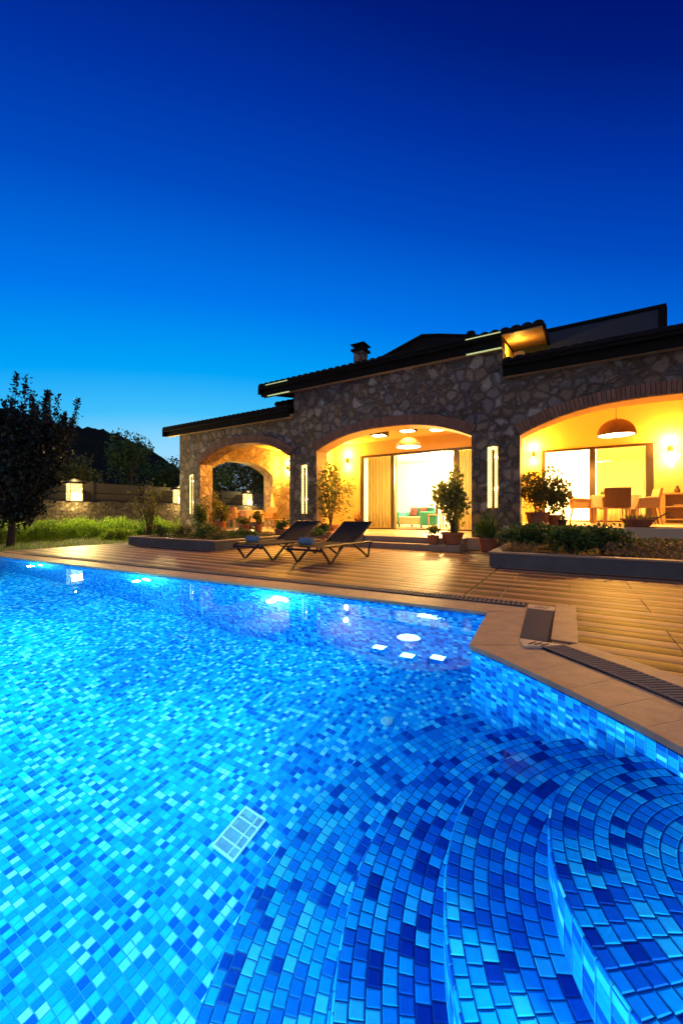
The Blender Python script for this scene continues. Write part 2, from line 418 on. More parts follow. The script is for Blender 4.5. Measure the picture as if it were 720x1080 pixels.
M['lf_olive'] = m_leaf('olive_leaves', [(.06,.08,.018),(.12,.14,.03),(.18,.18,.05)])
M['lf_grass'] = m_leaf('grass_blades', [(.05,.15,.010),(.17,.34,.02),(.34,.46,.04)], .4)
M['lf_tan'] = m_leaf('dry_grass_blades', [(.20,.15,.07),(.30,.23,.11)], .3)
M['lf_bright'] = m_leaf('pale_pot_leaves', [(.09,.13,.025),(.19,.23,.05),(.30,.31,.10)], .5)
M['lf_red'] = m_leaf('red_leaves', [(.07,.014,.012),(.13,.03,.02)])
M['lf_pale'] = m_leaf('pale_ground_cover', [(.03,.04,.02),(.16,.12,.11),(.06,.08,.04),(.25,.2,.18)])

# ------------------------------------------------------------------ foliage
def leaves(mb, pts, size, up=0.25, aspect=.5, mi=0, var=.4):
    pts = np.asarray(pts); n = len(pts)
    d = rng.normal(size=(n,3)); d[:,2] += up; d /= np.linalg.norm(d, axis=1)[:,None]
    q = rng.normal(size=(n,3)); s = np.cross(d, q); s /= np.linalg.norm(s, axis=1)[:,None]
    nn = np.cross(d, s)
    L_ = size*(1 + var*rng.uniform(-1, 1, n))[:,None]
    a = pts; b = pts + d*L_*.5 + s*L_*aspect*.5 + nn*L_*.08; c = pts + d*L_; e = pts + d*L_*.5 - s*L_*aspect*.5 + nn*L_*.08
    V = np.stack([a,b,c,e], 1).reshape(-1,3)
    mb.add(V.tolist(), [(4*i,4*i+1,4*i+2,4*i+3) for i in range(n)], mi)

def clump_pts(c, rad, n, k=9, fill=.45, squash=.55):
    """points in several overlapping lumps inside an ellipsoid, denser towards each lump's skin"""
    c = np.array(c); rad = np.array(rad); out = []
    cen = rng.normal(size=(k,3)); cen /= np.linalg.norm(cen, axis=1)[:,None]; cen *= rng.uniform(.15,.8,(k,1))
    w = rng.uniform(.5,1.4,k); w /= w.sum()
    for i in range(k):
        m = max(3, int(n*w[i]))
        d = rng.normal(size=(m,3)); d /= np.linalg.norm(d, axis=1)[:,None]
        r = rng.uniform(fill, 1.05, (m,1))*rng.uniform(.35,.6)
        out.append((cen[i] + d*r)*rad + c)
    return np.concatenate(out)

def blades(mb, base, n, h, spread, lean=.5, w=.012, mi=0, seg=3):
    for _ in range(n):
        a = random.uniform(0, 2*math.pi); r = spread*math.sqrt(random.random())
        p = Vector((base[0]+r*math.cos(a), base[1]+r*math.sin(a), base[2]))
        H = h*random.uniform(.55,1.1); aa = a + random.uniform(-.8,.8)
        d = Vector((math.cos(aa), math.sin(aa), 0)); side = Vector((-d.y, d.x, 0)); ln = lean*random.uniform(.2,1.2)
        vs = []; 
        for i in range(seg+1):
            t = i/seg; q = p + d*(H*ln*t*t) + Vector((0,0,H*t*(1-.25*ln*t))); ww = w*(1-t*.92)*random.uniform(.8,1.1)
            vs += [tuple(q - side*ww), tuple(q + side*ww)]
        mb.add(vs, [(2*i,2*i+1,2*i+3,2*i+2) for i in range(seg)], mi)

def bush(name, loc, rad, n, leaf, mat, label, cat='shrub', group=None, k=9, stems=5, aspect=.5):
    r = empty(name, loc, 0, label, cat, group)
    mb = MB(); P = clump_pts((0,0,rad[2]), rad, n, k); P = P[P[:,2] > .01]; leaves(mb, P, leaf, aspect=aspect)
    mb.build('foliage', mat, r)
    ms = MB()
    for i in range(stems):
        a = random.uniform(0, 6.28); e = random.uniform(.3,.7)
        ms.tube([(0,0,0),(rad[0]*.25*math.cos(a), rad[1]*.25*math.sin(a), rad[2]*.7),(rad[0]*e*math.cos(a), rad[1]*e*math.sin(a), rad[2]*1.4)], [.014,.01,.004], 5)
    ms.build('stem', M['bark'], r)
    return r

def tree(name, loc, H, crown_c, crown_r, n, leaf, mat, label, group=None, trunk_r=.08, k=14, limbs=7):
    r = empty(name, loc, 0, label, 'tree', group)
    mb = MB(); P = clump_pts(crown_c, crown_r, n, k); leaves(mb, P, leaf)
    mb.build('crown', mat, r)
    mt = MB(); top = crown_c[2] - crown_r[2]*.3
    mt.tube([(0,0,-.05),(.03,.02,top*.5),(crown_c[0]*.5, crown_c[1]*.5, top),(crown_c[0], crown_c[1], crown_c[2]+crown_r[2]*.5)], [trunk_r*1.25, trunk_r, trunk_r*.75, trunk_r*.2], 8)
    for i in range(limbs):
        a = i*2.4 + random.random(); e = random.uniform(.45,.8)
        z0 = top*random.uniform(.7,1.0)
        mt.tube([(crown_c[0]*.4, crown_c[1]*.4, z0),(crown_c[0]*.5+crown_r[0]*.35*math.cos(a), crown_c[1]*.5+crown_r[1]*.35*math.sin(a), crown_c[2]-crown_r[2]*.1),
                 (crown_c[0]+crown_r[0]*e*math.cos(a), crown_c[1]+crown_r[1]*e*math.sin(a), crown_c[2]+crown_r[2]*random.uniform(.1,.6))], [trunk_r*.5, trunk_r*.3, trunk_r*.08], 6)
    mt.build('trunk', M['bark'], r)
    return r

def pot_mesh(rad, h, flare=1.25):
    mb = MB(); b = rad/flare
    mb.lathe([(0,.0),(b*.92,0),(b,.01),(rad*.95,h*.8),(rad*.97,h*.82),(rad*1.04,h*.83),(rad*1.04,h),(rad*.94,h),(rad*.9,h*.88),(0,h*.88)], n=28)
    return mb
def potted(name, loc, rad, h, label, cat='potted plant', group=None, flare=1.3, mat='terracotta'):
    r = empty(name, loc, 0, label, cat, group)
    pot_mesh(rad, h, flare).build('pot', M[mat], r, smooth=True).data.polygons.foreach_set('use_smooth', [True]*0) if False else pot_mesh(rad, h, flare).build('pot', M[mat], r)
    ms = MB(); ms.lathe([(rad*.9,h*.885),(rad*.5,h*.93),(0,h*.95)], n=20); ms.build('soil', M['soil'], r)
    return r
def pot_foliage(r, c, rad, n, leaf, mat, k=9, aspect=.5, stem=None):
    mb = MB(); P = clump_pts(c, rad, n, k); leaves(mb, P, leaf, aspect=aspect); mb.build('foliage', mat, r)
    if stem:
        ms = MB()
        for i in range(stem):
            a = i*2.4; e = .5
            ms.tube([(0,0,.1),(rad[0]*.15*math.cos(a), rad[1]*.15*math.sin(a), c[2]-rad[2]*.4),(rad[0]*e*math.cos(a), rad[1]*e*math.sin(a), c[2]+rad[2]*.5)], [.013,.01,.004], 5)
        ms.build('stem', M['bark'], r)

# ------------------------------------------------------------------ pool geometry
WZ = -.035; K = .962
farl = lambda x: 3.436 + (x + .587)*.0475
NEARY = -1.3; LX = -13.6
POOL = [(LX, farl(LX)), (-.587, 3.436)] + [(x*K, y*K) for x, y in [(-.56, 2.62), (-.34, 2.485), (-.18, 2.362), (0, 2.222), (.15, 2.095), (.27, 1.985), (.38, 1.875), (.60, 1.63), (.80, 1.35), (.96, 1.02), (1.07, .66), (1.12, .28), (1.11, -.12), (1.03, -.52), (.88, -.90)]] + [(.68, NEARY), (LX, NEARY)]
def offset(poly, d):
    """outline moved outwards by d (the outline runs clockwise)"""
    n = len(poly); out = []
    for i in range(n):
        p0, p1, p2 = Vector(poly[i-1]), Vector(poly[i]), Vector(poly[(i+1)%n])
        a = (p1-p0).normalized(); b = (p2-p1).normalized()
        na = Vector((-a.y, a.x)); nb = Vector((-b.y, b.x)); m = (na+nb)
        m = m/max(.25, m.length_squared)*2
        out.append((p1.x + m.x*d, p1.y + m.y*d))
    return out
def sub_outline(poly, step=.25):
    out = []
    for i in range(len(poly)):
        a, b = poly[i], poly[(i+1)%len(poly)]; l = math.dist(a, b); k = max(1, int(l/step))
        out += [(a[0]+(b[0]-a[0])*j/k, a[1]+(b[1]-a[1])*j/k) for j in range(k)]
    return out

pool = tag(empty('swimming_pool'), kind='structure')
T = .0404; TF = .0375
def floor_z(x):      # gentle fall towards the deep end
    t = max(0, min(1, (-1.6 - x)/1.8)); return WZ - 1.38 - .45*t
mb = MB(); arc = 0.0
for i in range(len(POOL)):
    a, b = POOL[i], POOL[(i+1) % len(POOL)]; l = math.dist(a, b)
    zt, zb = -.006, -2.4
    u0, u1 = arc/T, (arc+l)/T; arc += l
    mb.add([(*a,zb),(*b,zb),(*b,zt),(*a,zt)], [(0,1,2,3)], 0, [[(u0,zb/T),(u1,zb/T),(u1,zt/T),(u0,zt/T)]])
mb.build('wall', M['tile_wall'], pool)
mb = MB()
xs = [LX-.05, -9, -5, -3.4, -1.6, 1.3]
for x0, x1 in zip(xs[:-1], xs[1:]):
    y0, y1 = NEARY-.05, 3.65; z0, z1 = floor_z(x0), floor_z(x1)
    mb.add([(x0,y0,z0),(x1,y0,z1),(x1,y1,z1),(x0,y1,z0)], [(0,1,2,3)], 0, [[(x0/TF,y0/TF),(x1/TF,y0/TF),(x1/TF,y1/TF),(x0/TF,y1/TF)]])
mb.build('floor', M['tile_floor'], pool)
SC = (.60*K, 1.42*K)
def ring_course(mb, r0, r1, z, idx, seg=128, mi=0):
    nt = max(6, round(2*math.pi*(r0+r1)/2/.041)); off = (idx*.37) % 1
    vs = []; fs = []; uv = []
    for k in range(seg):
        a0, a1 = 2*math.pi*k/seg, 2*math.pi*(k+1)/seg
        b = len(vs)
        vs += [(SC[0]+r*math.cos(a), SC[1]+r*math.sin(a), z) for r, a in ((r0,a0),(r1,a0),(r1,a1),(r0,a1))]
        fs.append((b,b+1,b+2,b+3)); u0, u1 = k/seg*nt + off, (k+1)/seg*nt + off
        uv.append([(u0,idx+.001),(u0,idx+.999),(u1,idx+.999),(u1,idx+.001)])
    mb.add(vs, fs, mi, uv)
def step_mesh(name, rin, rout, ztop, zbot, n, base, mat=None):
    mb = MB(); w = (rout-rin)/n
    for i in range(n):
        ring_course(mb, max(rin+i*w, .001), rin+(i+1)*w - (.006 if i == n-1 else 0), ztop, base+i)
    seg = 128; nt = round(2*math.pi*rout/.044)
    # rounded nosing and riser
    prof = [(rout-.006, ztop), (rout-.0018, ztop-.0018), (rout, ztop-.006), (rout, zbot)]
    for j in range(3):
        (ra, za), (rb, zb) = prof[j], prof[j+1]
        vs = []; fs = []; uv = []
        for k in range(seg):
            a0, a1 = 2*math.pi*k/seg, 2*math.pi*(k+1)/seg; b = len(vs)
            vs += [(SC[0]+ra*math.cos(a0), SC[1]+ra*math.sin(a0), za),(SC[0]+rb*math.cos(a0), SC[1]+rb*math.sin(a0), zb),(SC[0]+rb*math.cos(a1), SC[1]+rb*math.sin(a1), zb),(SC[0]+ra*math.cos(a1), SC[1]+ra*math.sin(a1), za)]
            fs.append((b,b+1,b+2,b+3)); u0, u1 = k/seg*nt, (k+1)/seg*nt
            va, vb = (za/T+.3, zb/T+.3) if j == 2 else (.5, .5)
            uv.append([(u0,va),(u0,vb),(u1,vb),(u1,va)])
        mb.add(vs, fs, 1 if j == 2 else 2, uv)
    return mb.build(name, [mat or M['tile_step'], M['tile_wall'], M['tile_wall']], pool)
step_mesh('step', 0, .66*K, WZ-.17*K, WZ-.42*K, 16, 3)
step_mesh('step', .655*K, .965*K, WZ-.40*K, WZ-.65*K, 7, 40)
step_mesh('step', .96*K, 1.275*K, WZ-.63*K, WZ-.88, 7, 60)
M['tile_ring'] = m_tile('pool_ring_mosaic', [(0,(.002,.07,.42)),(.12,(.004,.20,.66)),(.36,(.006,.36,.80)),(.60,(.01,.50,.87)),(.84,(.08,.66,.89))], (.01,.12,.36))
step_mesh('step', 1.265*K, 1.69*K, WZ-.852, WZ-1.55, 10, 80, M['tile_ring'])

wp = offset(sub_outline(POOL, .6), .004)
mb = MB(); mb.poly(wp, [], WZ)
tag(mb.build('pool_water', M['water']), kind='structure')

# coping ring of stone slabs
mb = MB(); per = sub_outline(POOL, 1.1)
# matched offset of the subdivided outline keeps slab joints square
inner = per; outer = offset(per, .33)
for i in range(len(per)):
    a, b, c, d = Vector(inner[i]), Vector(inner[(i+1)%len(per)]), Vector(outer[(i+1)%len(per)]), Vector(outer[i])
    g = .0006; t = (b-a).normalized()*g
    a2, b2, c2, d2 = a+t, b-t, c-(c-d).normalized()*g, d+(c-d).normalized()*g
    nrm = Vector((-(b-a).y, (b-a).x)).normalized()
    a3, b3 = a2 - nrm*.012, b2 - nrm*.012
    zt, zb = .006, -.022
    vs = [(p.x,p.y,zb) for p in (a3,b3,c2,d2)] + [(p.x,p.y,zt) for p in (a3,b3,c2,d2)]
    mb.add(vs, [(0,1,2,3),(7,6,5,4),(0,4,5,1),(1,5,6,2),(2,6,7,3),(3,7,4,0)])
cop = mb.build('pool_coping', M['coping']); tag(cop, kind='structure'); bevel(cop, .0015, 2)

# deck: polygon with the pool (plus coping) cut out
hole = offset(POOL, .30)
mb = MB(); mb.poly([(-10.8,3.25),(-10.8,9.32),(14,9.32),(14,-9),(LX-3,-9),(LX-3,3.25)], [hole], 0)
tag(mb.build('pool_deck', M['deck']), kind='structure')
mb = MB(); mb.poly([(-500,-300),(500,-300),(500,700),(-500,700)], [offset(POOL, .2)], -.03)
tag(mb.build('lawn', M['lawn']), kind='structure')

# drain gratings
def grate(name, line_in, line_out, label, pitch, frac=.55):
    """slats across a channel between two polylines"""
    def walk(pl):
        ds = [0]
        for i in range(len(pl)-1): ds.append(ds[-1]+math.dist(pl[i], pl[i+1]))
        def at(t):
            s = t*ds[-1]
            for i in range(len(pl)-1):
                if s <= ds[i+1] + 1e-9:
                    f = (s-ds[i])/(ds[i+1]-ds[i]); return (pl[i][0]+(pl[i+1][0]-pl[i][0])*f, pl[i][1]+(pl[i+1][1]-pl[i][1])*f)
            return pl[-1]
        return at, ds[-1]
    A, la = walk(line_in); B, lb = walk(line_out); n = int(max(la, lb)/pitch)
    r = empty(name, (0,0,0), 0, label, 'drain grate')
    mb = MB()
    def slab(mb, p, q, r_, s, z0, z1):
        vs = [(*x, z0) for x in (p,q,r_,s)] + [(*x, z1) for x in (p,q,r_,s)]
        mb.add(vs, [(3,2,1,0),(4,5,6,7),(0,1,5,4),(1,2,6,5),(2,3,7,6),(3,0,4,7)])
    def lerp(a, b, t): return (a[0]+(b[0]-a[0])*t, a[1]+(b[1]-a[1])*t)
    for i in range(n):
        t0, t1 = (i+.2)/n, (i+.2+frac)/n
        slab(mb, A(t0), A(t1), B(t1), B(t0), .010, .017)
    m = 40
    for i in range(m):
        t0, t1 = i/m, (i+1)/m
        for u0, u1 in ((0,.08),(.92,1)):
            slab(mb, lerp(A(t0),B(t0),u0), lerp(A(t1),B(t1),u0), lerp(A(t1),B(t1),u1), lerp(A(t0),B(t0),u1), .0095, .0165)
    mb.build('slat_panel', M['grate'], r)
    mc = MB()
    for i in range(m):
        t0, t1 = i/m, (i+1)/m
        mc.add([(*A(t0),.0085),(*A(t1),.0085),(*B(t1),.0085),(*B(t0),.0085)], [(0,1,2,3)])
    mc.build('channel', M['dark'], r)
    return r
fo = lambda x, d: (x, farl(x)+d)
grate('drain_grate', [fo(-9.6,.345), fo(-.34,.345)], [fo(-9.6,.49), fo(-.34,.49)], 'long thin slotted drain grate along the far pool coping', .042)
curve = [(-.40,2.53)] + POOL[3:15]
o1, o2, o3 = offset(POOL, .335), offset(POOL, .505), offset(POOL, .65)
gin = [(-.145, 2.69)] + o1[5:15]; gout = [(-.03, 2.79)] + o2[5:15]
grate('drain_grate', gin, gout, 'wide curved slotted drain grate beside the pool steps', .027, .5)
mb = MB()
st_in = [(-.025, 2.80)] + o2[5:15]; st_out = [(.05, 2.90)] + o3[5:15]
for i in range(len(st_in)-1):
    a, b, c, d = st_in[i], st_in[i+1], st_out[i+1], st_out[i]
    vs = [(*p, 0.001) for p in (a,b,c,d)] + [(*p, .009) for p in (a,b,c,d)]
    mb.add(vs, [(3,2,1,0),(4,5,6,7),(0,1,5,4),(1,2,6,5),(2,3,7,6),(3,0,4,7)])
mb.box(-.105,.05,2.905,4.02,.001,.0088)
tag(mb.build('stone_edging', M['coping']), kind='structure')
r = empty('skimmer_lid', (0,0,0), 0, 'slate grey rectangular skimmer lid between pale slotted corner stones', 'lid')
mb = MB()
vs2 = [(-.315,3.70),(-.285,2.80),(-.125,2.80),(-.115,3.70)]
mb.add([(*p,.004) for p in vs2]+[(*p,.017) for p in vs2], [(0,1,2,3),(7,6,5,4),(0,4,5,1),(1,5,6,2),(2,6,7,3),(3,7,4,0)])
bevel(mb.build('lid_panel', M['lid'], r), .004, 2)
for quad, nm in (([(-.32,3.86),(-.318,3.71),(-.112,3.71),(-.108,3.86)], 0), ([(-.285,2.785),(-.245,2.64),(-.135,2.70),(-.04,2.785)], 1)):
    mb = MB(); mb.add([(*p,.004) for p in quad]+[(*p,.018) for p in quad], [(0,1,2,3),(7,6,5,4),(0,4,5,1),(1,5,6,2),(2,6,7,3),(3,7,4,0)])
    pc = mb.build('corner_stone', M['palestone'], r)
    ms = MB(); cx = sum(p[0] for p in quad)/4; cy = sum(p[1] for p in quad)/4
    for j in (-.035, 0, .035):
        a = Vector((cx+j-.012, cy-.035)); b = Vector((cx+j+.028, cy+.03)); w = Vector((.006,-.003))
        ms.add([(*(a-w),.0195),(*(a+w),.0195),(*(b+w),.0195),(*(b-w),.0195)], [(0,1,2,3)])
    ms.build('slot', M['dark'], pc)
mb = MB(); mb.box(-.33,-.10,2.62,3.87,.0015,.0035); mb.build('lid_joint', M['dark'], r)

# underwater fittings
r = empty('main_drain', (-1.49,1.455,floor_z(-1.49)+.001), R(2), 'white rectangular grate set in the pool floor near the steps', 'drain')
mb = MB(); w, h = .076, .125
for x0, x1, y0, y1 in ((-w,w,-h,-h+.012),(-w,w,h-.012,h),(-w,-w+.012,-h+.012,h-.012),(w-.012,w,-h+.012,h-.012)): mb.box(x0,x1,y0,y1,0,.007)
mb.build('frame', M['white_plastic'], r)
mb = MB()
for i in range(1,4): mb.box(-w+.012,w-.012,-h+i*h/2-.004,-h+i*h/2+.004,0,.006)
mb.box(.022,.03,-h+.012,h-.012,0,.0065)
for i in range(22):
    x = -w+.015 + i*.0063; mb.box(x,x+.0016,-h+.012,h-.012,0,.004)
mb.build('grille', M['white_plastic'], r)
mb = MB(); mb.lathe([(0,.012),(.018,.012),(.022,.008),(.03,.008),(.034,.011),(.042,.009),(.045,0)], n=24)
for k in range(8):
    a = k*math.pi/4; mb.bar((.02*math.cos(a),.02*math.sin(a),.012),(.032*math.cos(a),.032*math.sin(a),.012),.004)
tag(mb.build('floor_inlet', M['white_plastic'], loc=(-1.157,2.598,WZ-1.379)), 'round white water inlet cap on the pool floor', 'inlet')

PLC = (.28,1.0,.98)
def pool_light(x, y, ang, label, power, dz=.30, cone=165):
    r = empty('pool_light', (x,y,WZ-dz), ang, label, 'pool light', 'round lights set in the pool walls')   # local -Y faces the water
    mb = MB(); mb.xf = Matrix.Rotation(R(90), 4, 'X'); mb.lathe([(.085,0),(.115,0),(.115,.018),(.105,.024),(.085,.02)], n=28); mb.build('rim', M['white_plastic'], r)
    mb = MB(); mb.xf = Matrix.Rotation(R(90), 4, 'X'); mb.lathe([(.085,.012),(.06,.022),(0,.026)], n=24); mb.build('lens', M['e_pool'], r)
    lamp('pool_lamp', 'SPOT', (0,-.06,0), power, PLC, .07, r, (R(82),0,R(180)), spot_size=R(cone), spot_blend=.6)
    lamp('pool_lamp', 'POINT', (0,-.16,0), power*.14, PLC, .05, r)
    return r
pool_light(-2.78, farl(-2.78), 0, 'glowing pool light on the far wall, nearest the skimmer corner', 330, cone=100)
pool_light(-5.1, farl(-5.1), 0, 'glowing pool light on the far wall below the grey planter', 540, cone=116)
pool_light(-8.0, farl(-8.0), 0, 'glowing pool light on the far wall towards the lawn', 580, cone=130)
for x, lb, p, dz in ((-.7,'closest to the curved steps',240,.12),(-3.9,'between its two neighbours',130,.3),(-6.8,'nearest the deep end',330,.3)):  # near-wall lights added out of view to fill the floor and steps
    pool_light(x, NEARY, math.pi, 'added unseen fill light on the near pool wall, %s' % lb, p, dz)

pool_light(1.066, .44, R(-84), 'added unseen fill light in the curved wall behind the top step', 220, .11)  # added beyond view to brighten the step treads
# ------------------------------------------------------------------ the house
house = empty('stone_house', (0,0,0), 0, 'long stone house with three lit brick arches and dark roofs', 'house')
FY, FB = 9.3, 9.85
def arch_pts(x0, x1, zb, zs, rise, n=28, e=2.45):
    c, a = (x0+x1)/2, (x1-x0)/2
    top = [(c + a*math.cos(t), 0) for t in []]
    pts = [(x0, zb)]
    for i in range(n+1):
        x = x0 + (x1-x0)*i/n; pts.append((x, zs + rise*(1-abs((x-c)/a)**e)))
    pts.append((x1, zb)); return pts
def wall_with_holes(outer, holes, o0, o1, axis='y', mats=(0,), hole_mats=None):
    """vertical wall: outline in (along, z), pushed from o0 to o1 along the given axis"""
    mb = MB()
    def P(a, z, o): return (a, o, z) if axis == 'y' else (o, a, z)
    loops = [outer] + holes
    flat, tris = triangulate(outer, holes)
    for o in (o0, o1):
        mb.add([P(a, z, o) for a, z in flat], [t for t in tris])
    for li, l in enumerate(loops):
        mi = 0 if li == 0 or not hole_mats else hole_mats[li-1]
        for i in range(len(l)):
            a, b = l[i], l[(i+1)%len(l)]
            mb.add([P(*a,o0),P(*b,o0),P(*b,o1),P(*a,o1)], [(0,1,2,3)], mi)
    return mb
AL = (-11.52, -7.40, .20, 2.62, .56); AM = (-6.40, -1.98, .0, 2.68, .46); AR = (-.94, 3.75, .57, 2.58, .50)
SL = [(-12.16,-11.90,.80,2.28), (-6.98,-6.74,.82,2.31), (-1.63,-1.39,.96,2.39)]
outer = [(-12.68,-.05),(6.6,-.05),(6.6,3.93),(-1.29,3.93),(-1.29,4.59),(-7.24,4.59),(-7.24,3.82),(-12.68,3.82)]
holes = [arch_pts(*AL), arch_pts(*AM), arch_pts(*AR)] + [[(a,c),(a,d),(b,d),(b,c)] for a,b,c,d in SL]
wall_with_holes(outer, holes, FY, FB, 'y', hole_mats=[1,2,2,0,0,0]).build('facade_wall', [M['stone'], M['stone_warm'], M['plaster']], house)
def brick_arch(x0, x1, zb, zs, rise, e=2.45):
    mb = MB(); pts = arch_pts(x0, x1, zb, zs, rise, 200, e)[1:-1]
    ds = [0]
    for i in range(len(pts)-1): ds.append(ds[-1]+math.dist(pts[i], pts[i+1]))
    n = int(ds[-1]/.075)
    def at(s):
        for i in range(len(pts)-1):
            if s <= ds[i+1]: 
                f = (s-ds[i])/(ds[i+1]-ds[i]); t = Vector((pts[i+1][0]-pts[i][0], pts[i+1][1]-pts[i][1])).normalized()
                return Vector((pts[i][0]+(pts[i+1][0]-pts[i][0])*f, pts[i][1]+(pts[i+1][1]-pts[i][1])*f)), Vector((-t.y, t.x))
        return Vector(pts[-1]), Vector((0,1))
    for k in range(n):
        for (r0, r1, yy, sh) in ((-.012,.06,9.235,0),(.066,.25,9.255,.0)):
            a, na = at((k+.06)*ds[-1]/n); b, nb = at((k+.94)*ds[-1]/n); j = random.uniform(-.004,.004)
            q = [a+na*r0, b+nb*r0, b+nb*(r1+j), a+na*(r1+j)]
            y1 = 9.31
            vs = [(p.x, yy+j, p.y) for p in q] + [(p.x, y1, p.y) for p in q]
            mb.add(vs, [(0,1,2,3),(7,6,5,4),(4,5,1,0),(5,6,2,1),(6,7,3,2),(7,4,0,3)])
    return mb.build('brick_arch', M['brick'], house)
for A in (AL, AM, AR): brick_arch(*A)
# niches: back panel, glowing strip, dark slatted grille
for (a,b,c,d) in SL:
    mb = MB(); mb.box(a-.02,b+.02,9.37,9.46,c-.02,d+.02); nb = mb.build('niche_panel', M['plaster'], house)
    mb = MB(); mb.box(a+.004,a+.10,9.345,9.367,c+.02,d-.02); mb.box(b-.09,b-.03,9.35,9.367,c+.02,d-.02); mb.box(a+.10,b-.09,9.345,9.367,d-.08,d-.004)
    mb.build('glow_strip', M['e_strip'], nb)
    mb = MB(); mb.box((a+b)/2-.005,(a+b)/2+.035,9.322,9.334,c+.01,d-.10)
    z = c+.02
    while z < d-.08:
        mb.box(a+.01,b-.01,9.336,9.342,z+.02,z+.032)
        mb.box((a+b)/2-.03,(a+b)/2-.005,9.322,9.334,z,z+.02); z += .05
    mb.build('grille', M['lampdark'], nb)
    lamp('niche_lamp', 'POINT', ((a+b)/2+.07, 9.325, d-.25), 2, (1,.66,.25), .015, house)
    lamp('niche_lamp', 'POINT', ((a+b)/2+.07, 9.325, c+.45), 2, (1,.66,.25), .015, house)

# terrace on the left (its end wall has an arch too)
so = [(9.85,-.05),(14.4,-.05),(14.4,3.8),(9.85,3.8)]
wall_with_holes(so, [arch_pts(10.27,13.8,.2,2.6,.45)], -12.55, -12.0, 'x', hole_mats=[0]).build('end_wall', [M['stone_warm']], house)
mb = MB(); mb.box(-12.55,-7.7,14.4,14.7,-.05,3.8); mb.build('terrace_wall', M['stone_warm'], house)
mb = MB(); mb.box(-7.85,-7.7,9.85,14.4,-.05,3.8); mb.build('terrace_wall', M['plaster'], house)
mb = MB(); mb.box(-12.5,-7.4,9.24,14.4,.0,.20); bevel(mb.build('terrace_floor', M['floor'], house), .01)
mb = MB(); mb.box(-11.6,-7.3,8.9,9.24,-.01,.10); bevel(mb.build('doorstep', M['step'], house), .01)
mb = MB(); mb.box(-12.6,-7.3,9.3,14.7,3.815,3.9); mb.build('ceiling', M['plaster'], house)
# middle terrace
mb = MB(); mb.box(-7.68,-1.45,9.0,12.3,.0,.28); bevel(mb.build('terrace_floor', M['floor'], house), .012)
mb = MB(); mb.box(-6.3,-2.02,8.35,9.0,-.01,.14); bevel(mb.build('doorstep', M['step'], house), .012)
mb = MB(); mb.box(-6.3,-2.02,8.68,9.002,.142,.276); bevel(mb.build('doorstep', M['step'], house), .012)
DM = (-6.53,-1.80,.28,2.92)
wall_with_holes([(-7.7,0),(-1.4,0),(-1.4,3.5),(-7.7,3.5)], [[(DM[0],DM[2]),(DM[0],DM[3]),(DM[1],DM[3]),(DM[1],DM[2])]], 12.3, 12.55, 'y').build('terrace_wall', M['plaster'], house)
mb = MB(); mb.box(-7.7,-1.4,9.86,12.3,3.4,3.5); mb.build('ceiling', M['plaster'], house)
# right terrace
mb = MB(); mb.box(-1.28,6.6,9.22,14.5,.36,.57); bevel(mb.build('terrace_floor', M['floor'], house), .012)
DR = (-.80,2.15,.57,2.95)
wall_with_holes([(-1.3,0),(6.6,0),(6.6,5.5),(-1.3,5.5)], [[(DR[0],DR[2]),(DR[0],DR[3]),(DR[1],DR[3]),(DR[1],DR[2])]], 14.5, 14.75, 'y').build('terrace_wall', M['plaster'], house)
mb = MB(); mb.box(-1.42,-1.30,9.86,14.5,0,3.70); mb.build('terrace_wall', M['plaster'], house)
mb = MB(); mb.box(6.45,6.6,9.86,14.5,0,4.4); mb.build('terrace_wall', M['plaster'], house)
mb = MB(); mb.add([(-1.3,9.86,3.75),(6.6,9.86,3.75),(6.6,14.5,5.42),(-1.3,14.5,5.42),(-1.3,9.86,3.83),(6.6,9.86,3.83),(6.6,14.5,5.5),(-1.3,14.5,5.5)],[(0,3,2,1),(4,5,6,7),(0,1,5,4),(1,2,6,5),(2,3,7,6),(3,0,4,7)]); mb.build('ceiling', M['plaster'], house)
# rooms behind the sliding doors
for x0,x1,y0,y1,z0,z1 in ((-7.7,-1.45,12.55,17.2,.27,3.2),(-1.3,6.4,14.75,19,.56,3.3)):
    mb = MB()
    mb.box(x0-.15,x0,y0,y1,z0,z1); mb.box(x1,x1+.14,y0,y1,z0,z1); mb.box(x0-.15,x1+.14,y1,y1+.15,z0,z1)
    mb.build('room_wall', M['white'], house)
    mb = MB(); mb.box(x0-.15,x1+.14,y0,y1+.15,z1,z1+.12); cl = mb.build('ceiling', M['white'], house)
    mb = MB(); mb.box(x0-.15,x1+.14,y0,y1+.15,z0-.12,z0); mb.build('room_floor', M['floor'], house)
    mb = MB(); mb.box((x0+x1)/2-.6,(x0+x1)/2+.6,(y0+y1)/2-.3,(y0+y1)/2+.3,z1-.05,z1-.004); mb.build('ceiling_light', M['e_white'], cl)
def sliding_door(x0, x1, z0, z1, y, posts, panes, name='sliding_door'):
    """posts: frame uprights; panes: (x0,x1) glazed bays"""
    d = empty(name); d.parent = house
    mb = MB(); w = .07
    mb.box(x0,x1,y-.05,y+.07,z1-w,z1); mb.box(x0,x1,y-.05,y+.07,z0,z0+.04)
    for p, pw in posts: mb.box(p-pw/2,p+pw/2,y-.047,y+.067,z0+.04,z1-w)
    mb.build('frame', M['frame'], d)
    for a, b in panes:
        mb = MB(); mb.box(a,b,y,y+.012,z0+.04,z1-w); mb.build('pane', M['glass'], d)
    mb = MB(); mb.tube([(panes[0][1]-.05,y-.07,z0+.95),(panes[0][1]-.05,y-.1,z0+1.0),(panes[0][1]-.05,y-.1,z0+1.25),(panes[0][1]-.05,y-.07,z0+1.3)],.012,6); mb.build('handle', M['steel'], d)
    return d
